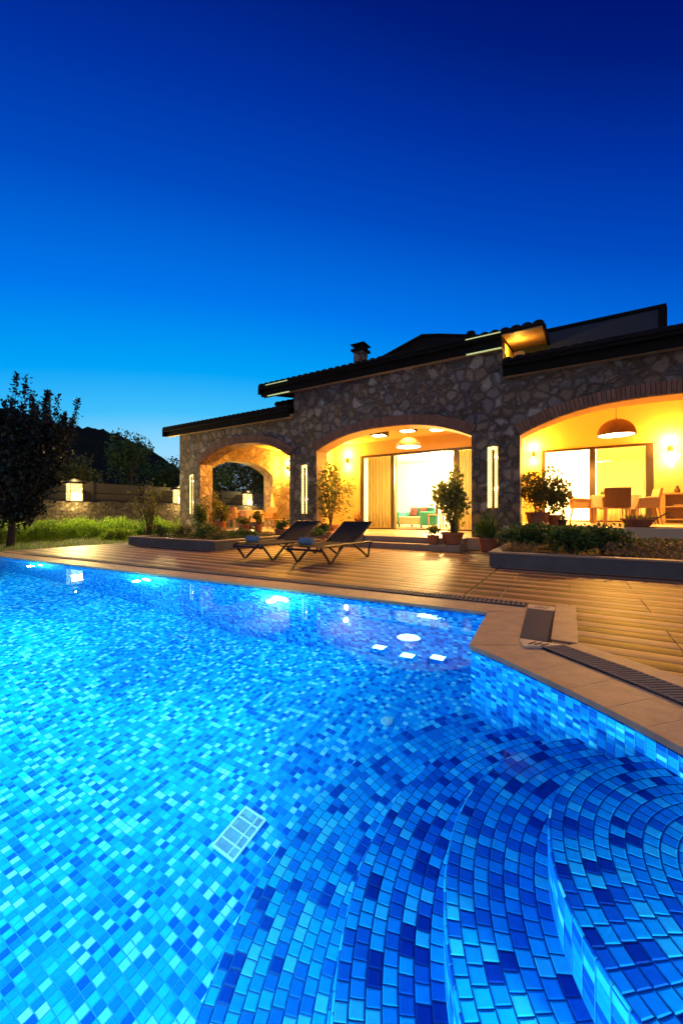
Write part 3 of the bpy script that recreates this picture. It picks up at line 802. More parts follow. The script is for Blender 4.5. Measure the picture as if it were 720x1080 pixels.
sliding_door(*DM, 12.33, [(-6.48,.10),(-5.27,.12),(-3.09,.16),(-1.85,.10)], [(-6.43,-5.33),(-3.01,-1.9)])
sliding_door(*DR, 14.53, [(-.75,.10),(.63,.16),(2.06,.18)], [(.71,1.97),(-.70,.55)])

# roofs
def tile_roof(x0, x1, y0, y1, z0, z1, name='roof', thick=.06, pitch=.21, wob=1):
    mb = MB(); nx = int((x1-x0)/pitch)*8; ny = 14
    def zz(i, t, lo):
        ph = (i/8.0) % 1; h = abs(math.sin(math.pi*ph))**.7*.055 if not lo else 0
        stepz = ((t*ny) % 1)*-.018
        return z0 + (z1-z0)*t + (h + stepz if not lo else -thick)
    for lo in (False, True):
        vs = []; 
        for j in range(ny+1):
            for i in range(nx+1):
                t = j/ny; vs.append((x0+(x1-x0)*i/nx, y0+(y1-y0)*t, zz(i, t, lo)))
        b = nx+1
        fs = [(j*b+i, j*b+i+1, (j+1)*b+i+1, (j+1)*b+i) for j in range(ny) for i in range(nx)]
        if lo: fs = [f[::-1] for f in fs]
        mb.add(vs, fs)
    # closing edges at the eave
    vs = []; 
    for i in range(nx+1):
        x = x0+(x1-x0)*i/nx; vs += [(x,y0,zz(i,0,True)),(x,y0,zz(i,0,False))]
    mb.add(vs, [(2*i,2*i+2,2*i+3,2*i+1) for i in range(nx)])
    for i in (0, nx):
        x = x0+(x1-x0)*i/nx
        mb.add([(x,y0,z0-thick),(x,y1,z1-thick),(x,y1,z1+.02),(x,y0,z0+.02)], [(0,1,2,3)])
    return mb.build(name, M['roof'], house)
def fascia(roof, x0, x1, y, z0, z1, xend=True):
    mb = MB(); mb.box(x0,x1,y,y+.03,z0,z1); 
    mb.box(x0,x1,y-.10,y-.004,z1-.11,z1-.01)          # gutter trough
    bevel(mb.build('fascia', M['fascia'], roof), .01)
    mb = MB(); mb.box(x0,x1,y+.032,9.292,z0+.01,z0+.03); mb.build('soffit', M['soffit'], roof)
def gable(roof, x, y0, z0, y1, z1, w=.05, drop=.25):
    mb = MB(); vs = []
    for dx in (0, w):
        vs += [(x+dx,y0,z0-drop),(x+dx,y1,z1-drop),(x+dx,y1,z1),(x+dx,y0,z0)]
    mb.add(vs, [(0,1,2,3),(7,6,5,4),(0,4,5,1),(1,5,6,2),(2,6,7,3),(3,7,4,0)])
    mb.build('verge_board', M['fascia'], roof)
# main (middle) roof
r1 = tile_roof(-8.42,-.46,9.0,13.2,4.86,5.70); fascia(r1,-8.4,-1.29,9.1,4.53,4.84)
gable(r1,-.475,9.0,4.80,13.2,5.64,drop=.10); gable(r1,-8.43,9.0,4.80,13.2,5.64,drop=.22)
for xa, xb in ((-1.28,-.48),(-8.38,-7.25)):                   # boarding under both overhangs
    mb = MB(); vs = [(xa,9.04,4.87-.1),(xb,9.04,4.87-.1),(xb,13.2,5.70-.1),(xa,13.2,5.70-.1)]
    mb.add(vs + [(x,y,z+.02) for x,y,z in vs], [(0,3,2,1),(4,5,6,7),(0,1,5,4),(1,2,6,5),(2,3,7,6),(3,0,4,7)]); mb.build('soffit', M['soffit'], r1)
mb = MB(); mb.tube([(-1.0,9.7,4.3),(-1.0,9.7,4.40),(-1.0,9.7,4.56)],[.06,.13,.11],12,cap=False); mb.build('eave_bracket', M['plaster'], house)
tile_roof(-8.42,-.46,17.6,13.2,4.8,5.70)
for x in (-1.29,-7.24):                                       # gable walls over the side wings
    mb = MB(); q = [(9.6,3.72),(17,3.72),(17,4.65),(13.2,5.56),(9.6,4.82)]
    mb.add([(x,y,z) for y,z in q]+[(x-.1 if x > -3 else x+.1,y,z) for y,z in q], [(0,1,2,3,4),(9,8,7,6,5)]+[(i,(i+1)%5,(i+1)%5+5,i+5) for i in range(5)])
    mb.build('gable_wall', M['plaster'], house)
# higher hipped roof behind
mb = MB(); ap = (-4.35,12.7,6.92); ap2 = (-3.9,12.9,6.92); q = [(-7.45,11.5,5.3),(-1.45,11.5,5.70),(-1.2,15.5,5.3),(-7.45,15.5,5.3)]
mb.add(q+[ap,ap2], [(0,1,5,4),(1,2,5),(2,3,4,5),(3,0,4),(0,3,2,1)]); mb.build('roof', M['roof'], house)
mb = MB(); mb.tube([(-1.45,11.5,5.73),(ap2[0],ap2[1],6.94),(ap[0],ap[1],6.95),(-7.45,11.5,5.34)],.06,8); mb.lathe([(0,.16),(.12,.12),(.16,0),(.12,-.1)],(-2.6,12.1,6.28),12); mb.build('ridge_tile', M['roof'], house)
# right roof with its grey panel
r2 = tile_roof(-1.27,7.4,9.0,14.6,4.2,6.3); fascia(r2,-1.27,7.4,9.1,3.875,4.18)
tile_roof(-1.27,7.4,19.5,14.6,4.1,6.3)
mb = MB(); mb.box(-1.2,1.80,11.0,11.12,4.6,5.44); par = bevel(mb.build('roof_panel', M['parapet'], house), .01)
mb = MB(); mb.box(-1.2,1.85,10.96,11.16,5.44,5.51); mb.box(1.72,1.86,10.95,11.17,4.7,5.44); mb.build('panel_trim', M['fascia'], par)
# left roof
r3 = tile_roof(-13.3,-7.26,9.0,14.0,4.06,5.2); fascia(r3,-13.3,-7.26,9.1,3.76,4.04); gable(r3,-13.31,9.0,4.0,14.0,5.14,drop=.25)
tile_roof(-13.3,-7.26,19,14.0,4.0,5.2)
r4 = tile_roof(-8.4,-7.26,9.75,13.0,4.48,5.3); 
mb = MB(); mb.box(-8.4,-7.26,9.80,9.84,4.27,4.46); mb.build('fascia', M['fascia'], r4)
# emissive strips painting the lit gutter lines at the main eave's ends
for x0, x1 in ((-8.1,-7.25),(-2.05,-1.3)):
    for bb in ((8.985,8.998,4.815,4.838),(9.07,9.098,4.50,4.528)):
        mb = MB(); mb.box(x0,x1,*bb); mb.build('glow_strip', M['e_eave'], r1)
# chimney
ch = MB(); ch.box(-5.93,-5.60,10.7,11.05,4.9,6.02); ch = bevel(ch.build('chimney', M['stone'], house), .01)
mb = MB(); mb.box(-6.0,-5.53,10.63,11.12,6.02,6.08); 
for x in (-5.93,-5.66):
    for y in (10.7,10.98): mb.box(x,x+.07,y,y+.07,6.08,6.22)
mb.add([(-6.02,10.6,6.22),(-5.51,10.6,6.22),(-5.51,11.15,6.22),(-6.02,11.15,6.22),(-5.765,10.87,6.34)], [(0,3,2,1),(0,1,4),(1,2,4),(2,3,4),(3,0,4)])
mb.build('cap', M['roof'], ch)

# ------------------------------------------------------------------ lamps
WARM = (1,.45,.05)
def wall_lamp(loc, label, p_up=230, p_dn=140, shell=False, ax='y'):
    r = empty('wall_lamp', loc, 0, label, 'wall lamp', 'wall lamps in the terraces')
    mb = MB(); mb.box(-.05,.05,-.02,0,-.09,.09); mb.lathe([(.0,-.10),(.045,-.10),(.05,-.08),(.05,.08),(.045,.10),(.0,.10)],(0,-.09,0),16)
    mb.box(-.015,.015,-.06,-.02,-.02,.02)
    mb.build('lamp_body', M['lampdark'], r)
    mb = MB(); mb.lathe([(0,.101),(.040,.102)],(0,-.09,0),16); mb.build('bulb', M['e_warm'], r)
    mb = MB(); mb.lathe([(.040,-.102),(0,-.101)],(0,-.09,0),16); mb.build('bulb', M['e_warm'], r)
    if shell:
        mb = MB(); mb.lathe([(.02,-.55),(.05,-.46),(.10,-.36),(.15,-.28),(.19,-.22),(.17,-.215),(.13,-.27)],(0,-.2,0),18); mb.build('glass_shade', M['e_soft'], r)
    lamp('lamp_light', 'POINT', (0,-.16,.24), p_up, WARM, .08, r); lamp('lamp_light', 'POINT', (0,-.16,-.24), p_dn, WARM, .08, r)
    return r
wall_lamp((-7.05,12.30,2.78), 'bronze wall lamp left of the curtained middle door')
wall_lamp((-1.05,14.50,2.84), 'bronze wall lamp beside the dining room door, behind the bushy potted plant')
wall_lamp((2.52,14.50,2.72), 'wall lamp with glowing glass shell shade above the sideboard', 290, 110, True)
wall_lamp((-11.55,14.40,3.0), 'wall lamp high on the back wall of the arched garden terrace', 260, 220)
def pendant(loc, zc, rad, h, label, power):
    r = empty('pendant_lamp', loc, 0, label, 'pendant lamp', 'dome pendant lamps')
    mb = MB(); prof = [(rad*math.cos(t), h*math.sin(t)) for t in [R(a) for a in range(0,90,9)]] + [(.02,h*1.0),(.02,h*1.06)]
    mb.lathe(prof, n=36); mb.lathe([(x*.975, z*.97) for x, z in prof[:-2]][::-1], n=36); mb.build('lamp_shade', M['shade'], r, smooth=True)
    mb = MB(); mb.lathe([(0,.015),(rad*.9,.02)], n=30); mb.build('diffuser', M['e_soft'], r)
    mb = MB(); mb.tube([(0,0,h),(0,0,zc-loc[2])],.007,6); mb.build('cord', M['blackframe'], r)
    lamp('pendant_light', 'SPOT', (0,0,-.015), power, WARM, .02, r, (0,0,0), spot_size=R(174), spot_blend=.25)
pendant((-4.17,10.95,2.83), 3.4, .385, .30, 'dark dome pendant lamp hanging in the middle terrace', 400)
pendant((1.0,11.7,2.78), 4.4, .41, .42, 'large dark dome pendant lamp on a long cord over the dining table', 850)
for x, y, lb, p in ((-5.05,10.75,'leftmost',150),(-4.05,10.55,'middle',150),(-3.25,10.85,'rightmost',110)):
    r = empty('ceiling_lamp', (x,y,3.4), 0, '%s of the three square ceiling lamps in the middle terrace' % lb, 'ceiling lamp', 'square ceiling lamps of the middle terrace')
    mb = MB(); w = .22
    for bx in ((-w,-w+.02,-w,w),(w-.02,w,-w,w),(-w+.02,w-.02,-w,-w+.02),(-w+.02,w-.02,w-.02,w)): mb.box(*bx,-.17,-.003)
    mb.build('housing', M['blackframe'], r)
    mb = MB(); mb.box(-w+.021,w-.021,-w+.021,w-.021,-.15,-.06); mb.build('diffuser', M['e_warm'], r)
    lamp('ceiling_light', 'SPOT', (0,0,-.185), p, WARM, .02, r, (0,0,0), spot_size=R(150), spot_blend=.7)
r = empty('ceiling_lamp', (-9.6,11.0,3.81), 0, 'boxy lamp added out of sight to fill the arched garden terrace', 'ceiling lamp')  # added lamp, hidden above the arch, fills the left terrace
mb = MB(); mb.box(-.2,.2,-.1,.1,-.10,-.003); bevel(mb.build('housing', M['blackframe'], r), .006)
mb = MB(); mb.box(-.16,.16,-.07,.07,-.108,-.101); mb.build('diffuser', M['e_warm'], r)
lamp('ceiling_light', 'SPOT', (0,0,-.14), 1300, (1,.42,.05), .03, r, (0,0,0), spot_size=R(165), spot_blend=.5)
# room lights
ROOM = (1,.63,.21)
lamp('room_light', 'POINT', (-4.6,15.2,2.45), 1900, ROOM, .2, house)
lamp('room_light', 'POINT', (1.2,17.0,2.7), 3600, (1,.62,.22), .2, house)
lamp('gable_lamp', 'POINT', (-1.05,9.9,4.74), 30, WARM, .03, house)

# ------------------------------------------------------------------ curtains, rooms' furniture
def curtain(x0, x1, y, z0, z1, label, amp=.035, wl=.13):
    mb = MB(); n = int((x1-x0)/.012); vs = []
    for i in range(n+1):
        x = x0+(x1-x0)*i/n; a = amp*math.sin(2*math.pi*x/wl + .8*math.sin(x*3.1)) 
        vs += [(x,y+a*.7+.02,z0),(x,y+a,z0+.8),(x,y+a,z1)]
    mb.add(vs, [(3*i+k,3*i+3+k,3*i+4+k,3*i+1+k) for i in range(n) for k in (0,1)])
    o = mb.build('curtain', M['curtain'], smooth=True); sol = o.modifiers.new('thick','SOLIDIFY'); sol.thickness = .003
    return tag(o, label, 'curtain', 'curtains behind the sliding doors')
curtain(-6.46,-5.3,12.72,.29,2.9,'pleated sheer curtain behind the left pane of the middle door')
curtain(-3.25,-1.7,12.74,.29,2.9,'pleated sheer curtain behind the tall leafy potted plant')
curtain(.75,2.1,14.92,.58,2.93,'pleated sheer curtain behind the dining table')
# sofa with cushions
r = empty('sofa', (-5.25,14.6,.28), R(-24), 'small teal and cream sofa seen through the open middle door', 'sofa')
mb = MB(); mb.box(-.58,.58,-.4,.4,.12,.42); bevel(mb.build('seat', M['cream'], r), .04, 3)
mb = MB(); mb.box(-.6,.6,.28,.46,.15,.80); bevel(mb.build('backrest', M['teal'], r), .05, 3)
for s in (-1, 1):
    mb = MB(); mb.box(s*.66-.08,s*.66+.08,-.42,.46,.1,.62); bevel(mb.build('armrest', M['teal'], r), .04, 3)
    mb = MB(); mb.bar((s*.6,-.34,0),(s*.6,-.34,.12),.05); mb.build('leg', M['darkwood'], r)
    mb = MB(); mb.bar((s*.6,.38,0),(s*.6,.38,.12),.05); mb.build('leg', M['darkwood'], r)
def cushion(loc, rz, mat, label, s=.2):
    mb = MB(); n = 10; vs = []; 
    for side in (1,-1):
        for i in range(n+1):
            for j in range(n+1):
                u, v = i/n*2-1, j/n*2-1; t = max(0, (1-u**2)*(1-v**2))**.45*.075*side
                vs.append((u*s*(1-.06*(1-v*v)), t, v*s*(1-.06*(1-u*u))))
    b = n+1; k = b*b
    fs = [(i*b+j,(i+1)*b+j,(i+1)*b+j+1,i*b+j+1) for i in range(n) for j in range(n)]
    fs += [tuple(k+x for x in f[::-1]) for f in fs]
    mb.add(vs, fs); o = mb.build('cushion', mat, smooth=True, loc=loc); o.rotation_euler = (R(-18),0,rz)
    tag(o, label, 'cushion', 'cushions on the sofa')
c_, s_ = math.cos(R(-24)), math.sin(R(-24))
def on_sofa(x, y, z): return (-5.25+x*c_-y*s_, 14.6+x*s_+y*c_, .28+z)
cushion(on_sofa(-.28,.16,.63), R(-24), M['mauve'], 'left mauve cushion leaning on the sofa back'); cushion(on_sofa(.25,.16,.63), R(-24), M['mauve'], 'right mauve cushion leaning on the sofa back')
r = empty('side_table', (-4.35,14.3,.28), 0, 'small wooden side table right of the teal sofa', 'side table')
mb = MB(); mb.box(-.26,.26,-.22,.22,.48,.53); bevel(mb.build('tabletop', M['wood'], r), .008)
for sx in (-1,1):
    for sy in (-1,1):
        mb = MB(); mb.bar((sx*.21,sy*.17,0),(sx*.23,sy*.19,.48),.045); mb.build('leg', M['wood'], r)
mb = MB(); mb.lathe([(0,0),(.05,0),(.055,.08),(.045,.22),(.05,.36),(.042,.36),(.036,.22)], n=18)
tag(mb.build('vase', M['darkwood'], loc=(-4.32,14.3,.81)), 'slim brown vase standing on the wooden side table', 'vase')

# ------------------------------------------------------------------ dining terrace
def make_chair(label, mat):
    r = empty('dining_chair', (0,0,0), 0, label, 'chair', 'chairs around the dining table')
    mb = MB(); mb.box(-.24,.24,-.25,.22,.41,.47); bevel(mb.build('seat', mat, r), .02, 2)
    mb = MB(); vs = []
    n = 8
    for k, off in ((0,0),(1,.045)):
        for i in range(n+1):
            u = i/n*2-1
            for z, yy in ((.40,.22),(.62,.24),(.89,.30)): vs.append((u*.26, yy+off-.03*u*u*0-.07*u*u, z))
    fs = []
    for k in (0,1):
        b = k*(n+1)*3
        for i in range(n):
            for j in (0,1):
                f = (b+i*3+j,b+i*3+3+j,b+i*3+4+j,b+i*3+1+j); fs.append(f if k == 0 else f[::-1])
    m_ = (n+1)*3
    for i in range(n): fs += [(i*3+2,i*3+5,m_+i*3+5,m_+i*3+2),(i*3,m_+i*3,m_+i*3+3,i*3+3)]
    for i in (0,n): fs += [(i*3,i*3+1,m_+i*3+1,m_+i*3),(i*3+1,i*3+2,m_+i*3+2,m_+i*3+1)]
    mb.add(vs, fs); mb.build('backrest', mat, r)
    for s in (-1,1):
        mb = MB(); mb.tube([(s*.25,.2,.66),(s*.27,.0,.66),(s*.265,-.2,.64),(s*.25,-.23,.5),(s*.245,-.22,.42)],.022,8); mb.box(s*.25-.014,s*.25+.014,-.2,.2,.43,.65); mb.build('armrest', mat, r)
        mb = MB(); mb.tube([(s*.22,-.22,.42),(s*.235,-.24,0)],[.022,.016],8); mb.build('leg', M['wood'], r)
        mb = MB(); mb.tube([(s*.22,.2,.42),(s*.235,.27,0)],[.022,.016],8); mb.build('leg', M['wood'], r)
    return r
FZ = .57; TX, TY = 1.02, 12.5
chairs = [((TX-.02,TY-.95), R(180), 'dark rattan dining chair seen from behind, in front of the table', 'rattan'),
          ((TX-.74,TY-.1), R(90), 'pale rattan dining chair at the left end of the table', 'rattan_light'),
          ((TX+.62,TY-.35), R(-82), 'pale rattan dining chair at the right end, nearer the pool', 'rattan_light'),
          ((TX+.70,TY+.35), R(-95), 'pale rattan dining chair at the right end, nearer the sideboard', 'rattan_light'),
          ((TX+.1,TY+.98), R(4), 'pale rattan dining chair on the far side, between table and curtain', 'rattan_light')]
proto = {}
for (x,y), rz, lb, mt in chairs:
    if mt not in proto: o = proto[mt] = make_chair(lb, M[mt])
    else: o = copy_tree(proto[mt]); o['label'] = lb
    o.location = (x,y,FZ); o.rotation_euler = (0,0,rz)
r = empty('dining_table', (TX,TY,FZ), 0, 'wooden dining table under a peach cloth on the right terrace', 'table')
mb = MB(); mb.box(-.50,.50,-.5,.5,.70,.74); bevel(mb.build('tabletop', M['wood'], r), .008)
for sx in (-1,1):
    for sy in (-1,1):
        mb = MB(); mb.bar((sx*.44,sy*.42,0),(sx*.44,sy*.42,.70),.07); mb.build('leg', M['wood'], r)
mb = MB(); n = 60; vs = []
for i in range(n):
    t = i/n*4; k = int(t); f = t-k
    cs = [(-.52,-.52),(.52,-.52),(.52,.52),(-.52,.52)]; a, b = cs[k], cs[(k+1)%4]; x, y = a[0]+(b[0]-a[0])*f, a[1]+(b[1]-a[1])*f
    wv = 1+.025*math.sin(i*1.7)
    vs += [(x*.985,y*.985,.748),(x,y,.742),(x*wv*1.015,y*wv*1.015,.40+.03*math.sin(i*.9))]
mb.add(vs, [(3*i+k,3*((i+1)%n)+k,3*((i+1)%n)+k+1,3*i+k+1) for i in range(n) for k in (0,1)] + [tuple(3*i for i in range(n))])
tag(mb.build('tablecloth', M['cloth'], loc=(TX,TY,FZ)), 'peach tablecloth draped over the dining table', 'tablecloth')
r = empty('centrepiece', (TX-.1,TY,FZ+.75), 0, 'low bowl with leafy twigs in the middle of the dining table', 'centrepiece')
mb = MB(); mb.lathe([(0,0),(.08,0),(.15,.06),(.16,.07),(.14,.06),(0,.02)], n=20); mb.build('bowl', M['darkwood'], r)
mb = MB(); leaves(mb, clump_pts((0,0,.11),(.24,.2,.08),120,6), .08); mb.build('foliage', M['lf_olive'], r)
r = empty('sideboard', (3.35,14.2,FZ), 0, 'open wooden sideboard with shelves under the wall lamp', 'sideboard')
mb = MB(); mb.box(-1.1,1.1,-.24,.24,.80,.85); bevel(mb.build('top', M['wood'], r), .006)
for z in (.08,.44):
    mb = MB(); mb.box(-1.05,1.05,-.22,.22,z,z+.035); mb.build('shelf', M['wood'], r)
for x in (-1.08,-.03,1.02):
    mb = MB(); mb.box(x,x+.06,-.228,.228,0,.80); mb.build('side_panel', M['wood'], r)
mb = MB(); mb.box(-1.02,1.02,.20,.218,.10,.80); mb.build('back_panel', M['soffit'], r)
for x, h, lb in ((2.62,.2,'small round jug on the left end of the sideboard'),(2.85,.26,'taller brown bottle beside the jug on the sideboard')):
    mb = MB(); mb.lathe([(0,0),(.06,0),(.075,h*.35),(.04,h*.7),(.03,h),(.02,h)], n=16)
    tag(mb.build('bottle', M['darkwood'], loc=(x,14.15,FZ+.85)), lb, 'bottle')

# ------------------------------------------------------------------ potted plants
r = potted('potted_plant', (-.62,9.75,FZ), .25, .30, 'bushy rosy-leaved plant in a big terracotta pot at the right arch')
pot_foliage(r, (.10,0,.82), (.58,.48,.64), 2300, .085, M['lf_olive'], 12, .5, 6)
r = potted('potted_plant', (-.30,9.95,FZ), .15, .24, 'small terracotta pot tucked behind the bushy pot at the right arch')
pot_foliage(r, (0,0,.36), (.14,.14,.12), 120, .06, M['lf_green'], 5)
r = potted('potted_plant', (-.13,9.60,FZ), .09, .14, 'slim topiary on a thin stem with a leafy green ball below', mat='lampdark')
mb = MB(); leaves(mb, clump_pts((0,0,.22),(.13,.13,.13),260,5), .035); leaves(mb, clump_pts((0,0,.62),(.08,.08,.24),160,5), .04); mb.build('foliage', M['lf_green'], r)
mb = MB(); mb.tube([(0,0,.1),(.01,0,.9)],.009,6); mb.build('stem', M['bark'], r)
r = potted('potted_plant', (1.17,9.55,FZ), .28, .17, 'wide shallow terracotta bowl of succulents on the right terrace edge', flare=1.5)
mb = MB()
for i in range(14):
    a = i*2.4; q = .2*math.sqrt((i+.5)/14); blades(mb, (q*math.cos(a), q*math.sin(a), .15), 9, .13, .03, .8, .012)
mb.build('foliage', M['lf_olive'], r)
mb = MB(); mb.tube([(.1,0,.15),(.3,-.05,.18),(.42,-.06,.27),(.5,-.05,.30)],[.02,.018,.014,.006],6); mb.build('stem', M['lf_green'], r)
r = potted('potted_plant', (-1.52,8.85,0), .215, .31, 'terracotta pot of long spiky leaves below the right light slit')
mb = MB(); blades(mb, (0,0,.27), 70, .72, .12, .55, .02, seg=4); leaves(mb, clump_pts((-.05,0,.42),(.34,.3,.2),260,7), .11, aspect=.4); mb.build('foliage', M['lf_green'], r)
r = potted('potted_plant', (-2.28,8.72,.14), .25, .27, 'tall dense leafy plant in a wide terracotta pot on the step')
pot_foliage(r, (-.02,.05,.98), (.46,.42,.76), 1700, .105, M['lf_bright'], 16, .5, 6)
mb = MB(); blades(mb, (.05,-.05,.24), 34, .55, .12, .6, .022, seg=4); mb.build('leaf_blade', M['lf_olive'], r)
r = potted('potted_plant', (-2.68,8.6,.14), .14, .20, 'small terracotta pot of pale leaves beside the tall plant on the step')
pot_foliage(r, (0,0,.34), (.2,.2,.18), 260, .07, M['lf_bright'], 7)
r = potted('potted_plant', (-6.0,9.45,.28), .24, .22, 'tall airy shrub in a low terracotta pot inside the middle arch', flare=1.35)
pot_foliage(r, (.0,.1,1.12), (.68,.58,.95), 1500, .10, M['lf_bright'], 22, .5, 8)
r = potted('potted_plant', (-6.05,11.2,.28), .17, .2, 'red leaved plant in a small pot by the curtained door')
mb = MB(); blades(mb, (0,0,.18), 40, .5, .08, .6, .022, seg=4); mb.build('foliage', M['lf_red'], r)
r = potted('potted_plant', (-5.55,8.15,0), .2, .2, 'low terracotta pot of short leaves beside the left end of the steps')
pot_foliage(r, (0,0,.30), (.22,.2,.14), 260, .07, M['lf_green'], 7)
r = empty('flower_trough', (-5.85,8.75,.14), 0, 'long terracotta trough of mixed leaves at the foot of the middle arch', 'flower trough')
mb = MB(); mb.box(-.36,.36,-.12,.12,0,.19); mb.box(-.38,.38,-.14,.14,.16,.2); bevel(mb.build('trough', M['terracotta'], r), .01)
mb = MB(); leaves(mb, clump_pts((0,0,.3),(.36,.14,.16),380,9), .08); mb.build('foliage', M['lf_green'], r)
mb = MB(); leaves(mb, clump_pts((.1,0,.33),(.28,.12,.12),90,6), .06); mb.build('flower', M['lf_red'], r)

# left terrace furniture
LZ = .20
r = empty('garden_table', (-11.0,11.3,LZ), 0, 'small round table under a tan cloth in the left terrace', 'table')
mb = MB(); mb.lathe([(0,.72),(.48,.72),(.48,.75),(0,.75)], n=30); mb.build('tabletop', M['wood'], r)
mb = MB(); mb.lathe([(.05,.72),(.045,.1),(.25,.03),(.26,0)], n=18); mb.build('pedestal', M['darkwood'], r)
mb = MB(); n = 72; vs = []
for i in range(n):
    a = 2*math.pi*i/n; w = 1+.05*math.sin(a*11)
    vs += [(.485*math.cos(a),.485*math.sin(a),.758),(.5*math.cos(a),.5*math.sin(a),.74),(.52*w*math.cos(a),.52*w*math.sin(a),.30)]
mb.add(vs, [(3*i+k,3*((i+1)%n)+k,3*((i+1)%n)+k+1,3*i+k+1) for i in range(n) for k in (0,1)]+[tuple(3*i for i in range(n))])
tag(mb.build('tablecloth', M['cloth'], loc=(-11.0,11.3,LZ)), 'tan pleated tablecloth hanging over the small round table', 'tablecloth')
base_ch = proto['rattan_light']
for (x,y), rz, lb in (((-11.35,10.65), R(200), 'round backed wicker chair in front of the small round table'), ((-11.75,11.2), R(80), 'wicker chair left of the small round table'), ((-10.75,12.15), R(15), 'wicker chair behind the small round table')):
    o = copy_tree(base_ch); o['label'] = lb; o['group'] = 'wicker chairs in the left terrace'; o.location = (x,y,LZ); o.rotation_euler = (0,0,rz)
r = empty('bench', (-10.15,12.1,LZ), R(-6), 'low slatted wooden bench in the left terrace', 'bench')
mb = MB()
for i in range(5): mb.box(-.62,.62,-.22+i*.09,-.22+i*.09+.075,.36,.39)
mb.build('seat', M['wood'], r)
for sx in (-1,1):
    for sy in (-1,1):
        mb = MB(); mb.bar((sx*.55,sy*.18,0),(sx*.55,sy*.18,.36),.05); mb.build('leg', M['wood'], r)
mb = MB(); mb.bar((-.55,-.18,.15),(.55,-.18,.15),.03); mb.bar((-.55,.18,.15),(.55,.18,.15),.03); mb.build('stretcher', M['wood'], r)
r = empty('hammock', (0,0,0), 0, 'pale hammock slung up to the pier of the left terrace', 'hammock')
mb = MB(); vs = []; n = 16
for i in range(n+1):
    t = i/n; x = -11.95+1.35*t; y = 13.7-1.3*t; z = 1.75-3.0*t+2.05*t*t; w = .03+.10*math.sin(math.pi*min(1,t*1.02))
    for j in range(5):
        u = j/4*2-1; vs.append((x+u*w*.7, y+u*w*.7, z+.12*u*u*math.sin(math.pi*t)))
mb.add(vs, [(i*5+j,(i+1)*5+j,(i+1)*5+j+1,i*5+j+1) for i in range(n) for j in range(4)]); mb.build('sling', M['cream'], r)
mb = MB(); mb.tube([(-11.99,13.75,1.85),(-11.95,13.7,1.75)],.012,6); mb.tube([(-10.6,12.4,.8),(-9.4,11.3,1.3),(-7.86,10.2,1.9)],.012,6); mb.build('rope', M['wood'], r)
for i, (x,y,z,rd,h,lb,fr,nl,mt) in enumerate((
    (-10.95,9.75,LZ,.20,.34,'tall terracotta pot of large leaves at the left jamb of the left arch',(.34,.32,.36),460,'lf_olive'),
    (-9.75,9.7,LZ,.20,.24,'wide terracotta pot at the middle of the left arch',(.26,.24,.18),240,'lf_olive'),
    (-9.25,9.9,LZ,.15,.26,'slim pot with yellowish leaves at the middle of the left arch',(.2,.2,.26),260,'lf_olive'),
    (-7.55,9.05,.10,.2,.26,'terracotta pot at the right pier of the left arch',(.2,.2,.16),200,'lf_green'),
    (-11.75,10.1,LZ,.2,.3,'pot of tall leafy stems against the end wall of the left terrace',(.42,.4,.75),620,'lf_olive'))):
    r = potted('potted_plant', (x,y,z), rd, h, lb)
    pot_foliage(r, (0,0,h+fr[2]*.85), fr, nl, .11, M[mt], 10, .55, 4)

# ------------------------------------------------------------------ planters and their plants
def planter(x0, x1, y0, y1, h, label, skew=0):
    r = empty('planter', (x0,y0,0), 0, label, 'planter', 'long rendered planting beds')
    X, Y = x1-x0, y1-y0; t = .14
    mb = MB()
    mb.box(0,X,0,t,-.02,h-.03); mb.box(0,t,t,Y,-.02,h-.03); mb.box(X-t,X,t,Y,-.02,h-.03); mb.build('wall', M['planter'], r)
    mb = MB(); mb.box(-.015,X+.015,-.015,t+.02,h-.03,h); mb.box(-.015,t+.02,t+.02,Y,h-.03,h); mb.box(X-t-.02,X+.015,t+.02,Y,h-.03,h); bevel(mb.build('cap', M['plcap'], r), .006)
    mb = MB(); n = 24; vs = []
    for i in range(n+1):
        for j in range(9):
            vs.append((t+(X-2*t)*i/n, t+(Y-t)*j/8, h-.06+.05*math.sin(i*1.9+j)*math.cos(j*2.3)+.02*random.random()))
    mb.add(vs, [(i*9+j,(i+1)*9+j,(i+1)*9+j+1,i*9+j+1) for i in range(n) for j in range(8)]); mb.build('soil', M['soil'], r)
planter(-10.1,-6.75,5.85,8.85,.23,'grey rendered planter below the left arch, filled with shrubs')
planter(-1.09,7.0,6.42,9.2,.235,'long grey planter in front of the dining terrace')
PZ = .2
S = [(-8.0,6.6,(.36,.34,.21),700,.055,'lf_mid','round clipped dark shrub near the corner of the left planter'),
     (-8.75,6.6,(.40,.33,.15),520,.06,'lf_olive','low brownish shrub in the middle of the left planter'),
     (-9.5,6.4,(.36,.3,.17),420,.06,'lf_mid','low green shrub near the left end of the left planter'),
     (-9.1,7.6,(.42,.4,.16),520,.07,'lf_olive','low broad shrub behind the others in the left planter'),
     (-7.4,7.4,(.40,.4,.12),520,.06,'lf_mid','spreading shrub at the right side of the left planter'),
     (-7.25,6.35,(.3,.3,.11),360,.055,'lf_olive','small olive shrub at the front corner of the left planter'),
     (-10.3,8.3,(.40,.36,.62),620,.10,'lf_green','upright leafy shrub under the left light slit')]
for x,y,rd,n,lf,mt,lb in S: bush('shrub', (x,y,PZ), rd, n, lf, M[mt], lb, group='shrubs in the left planter')
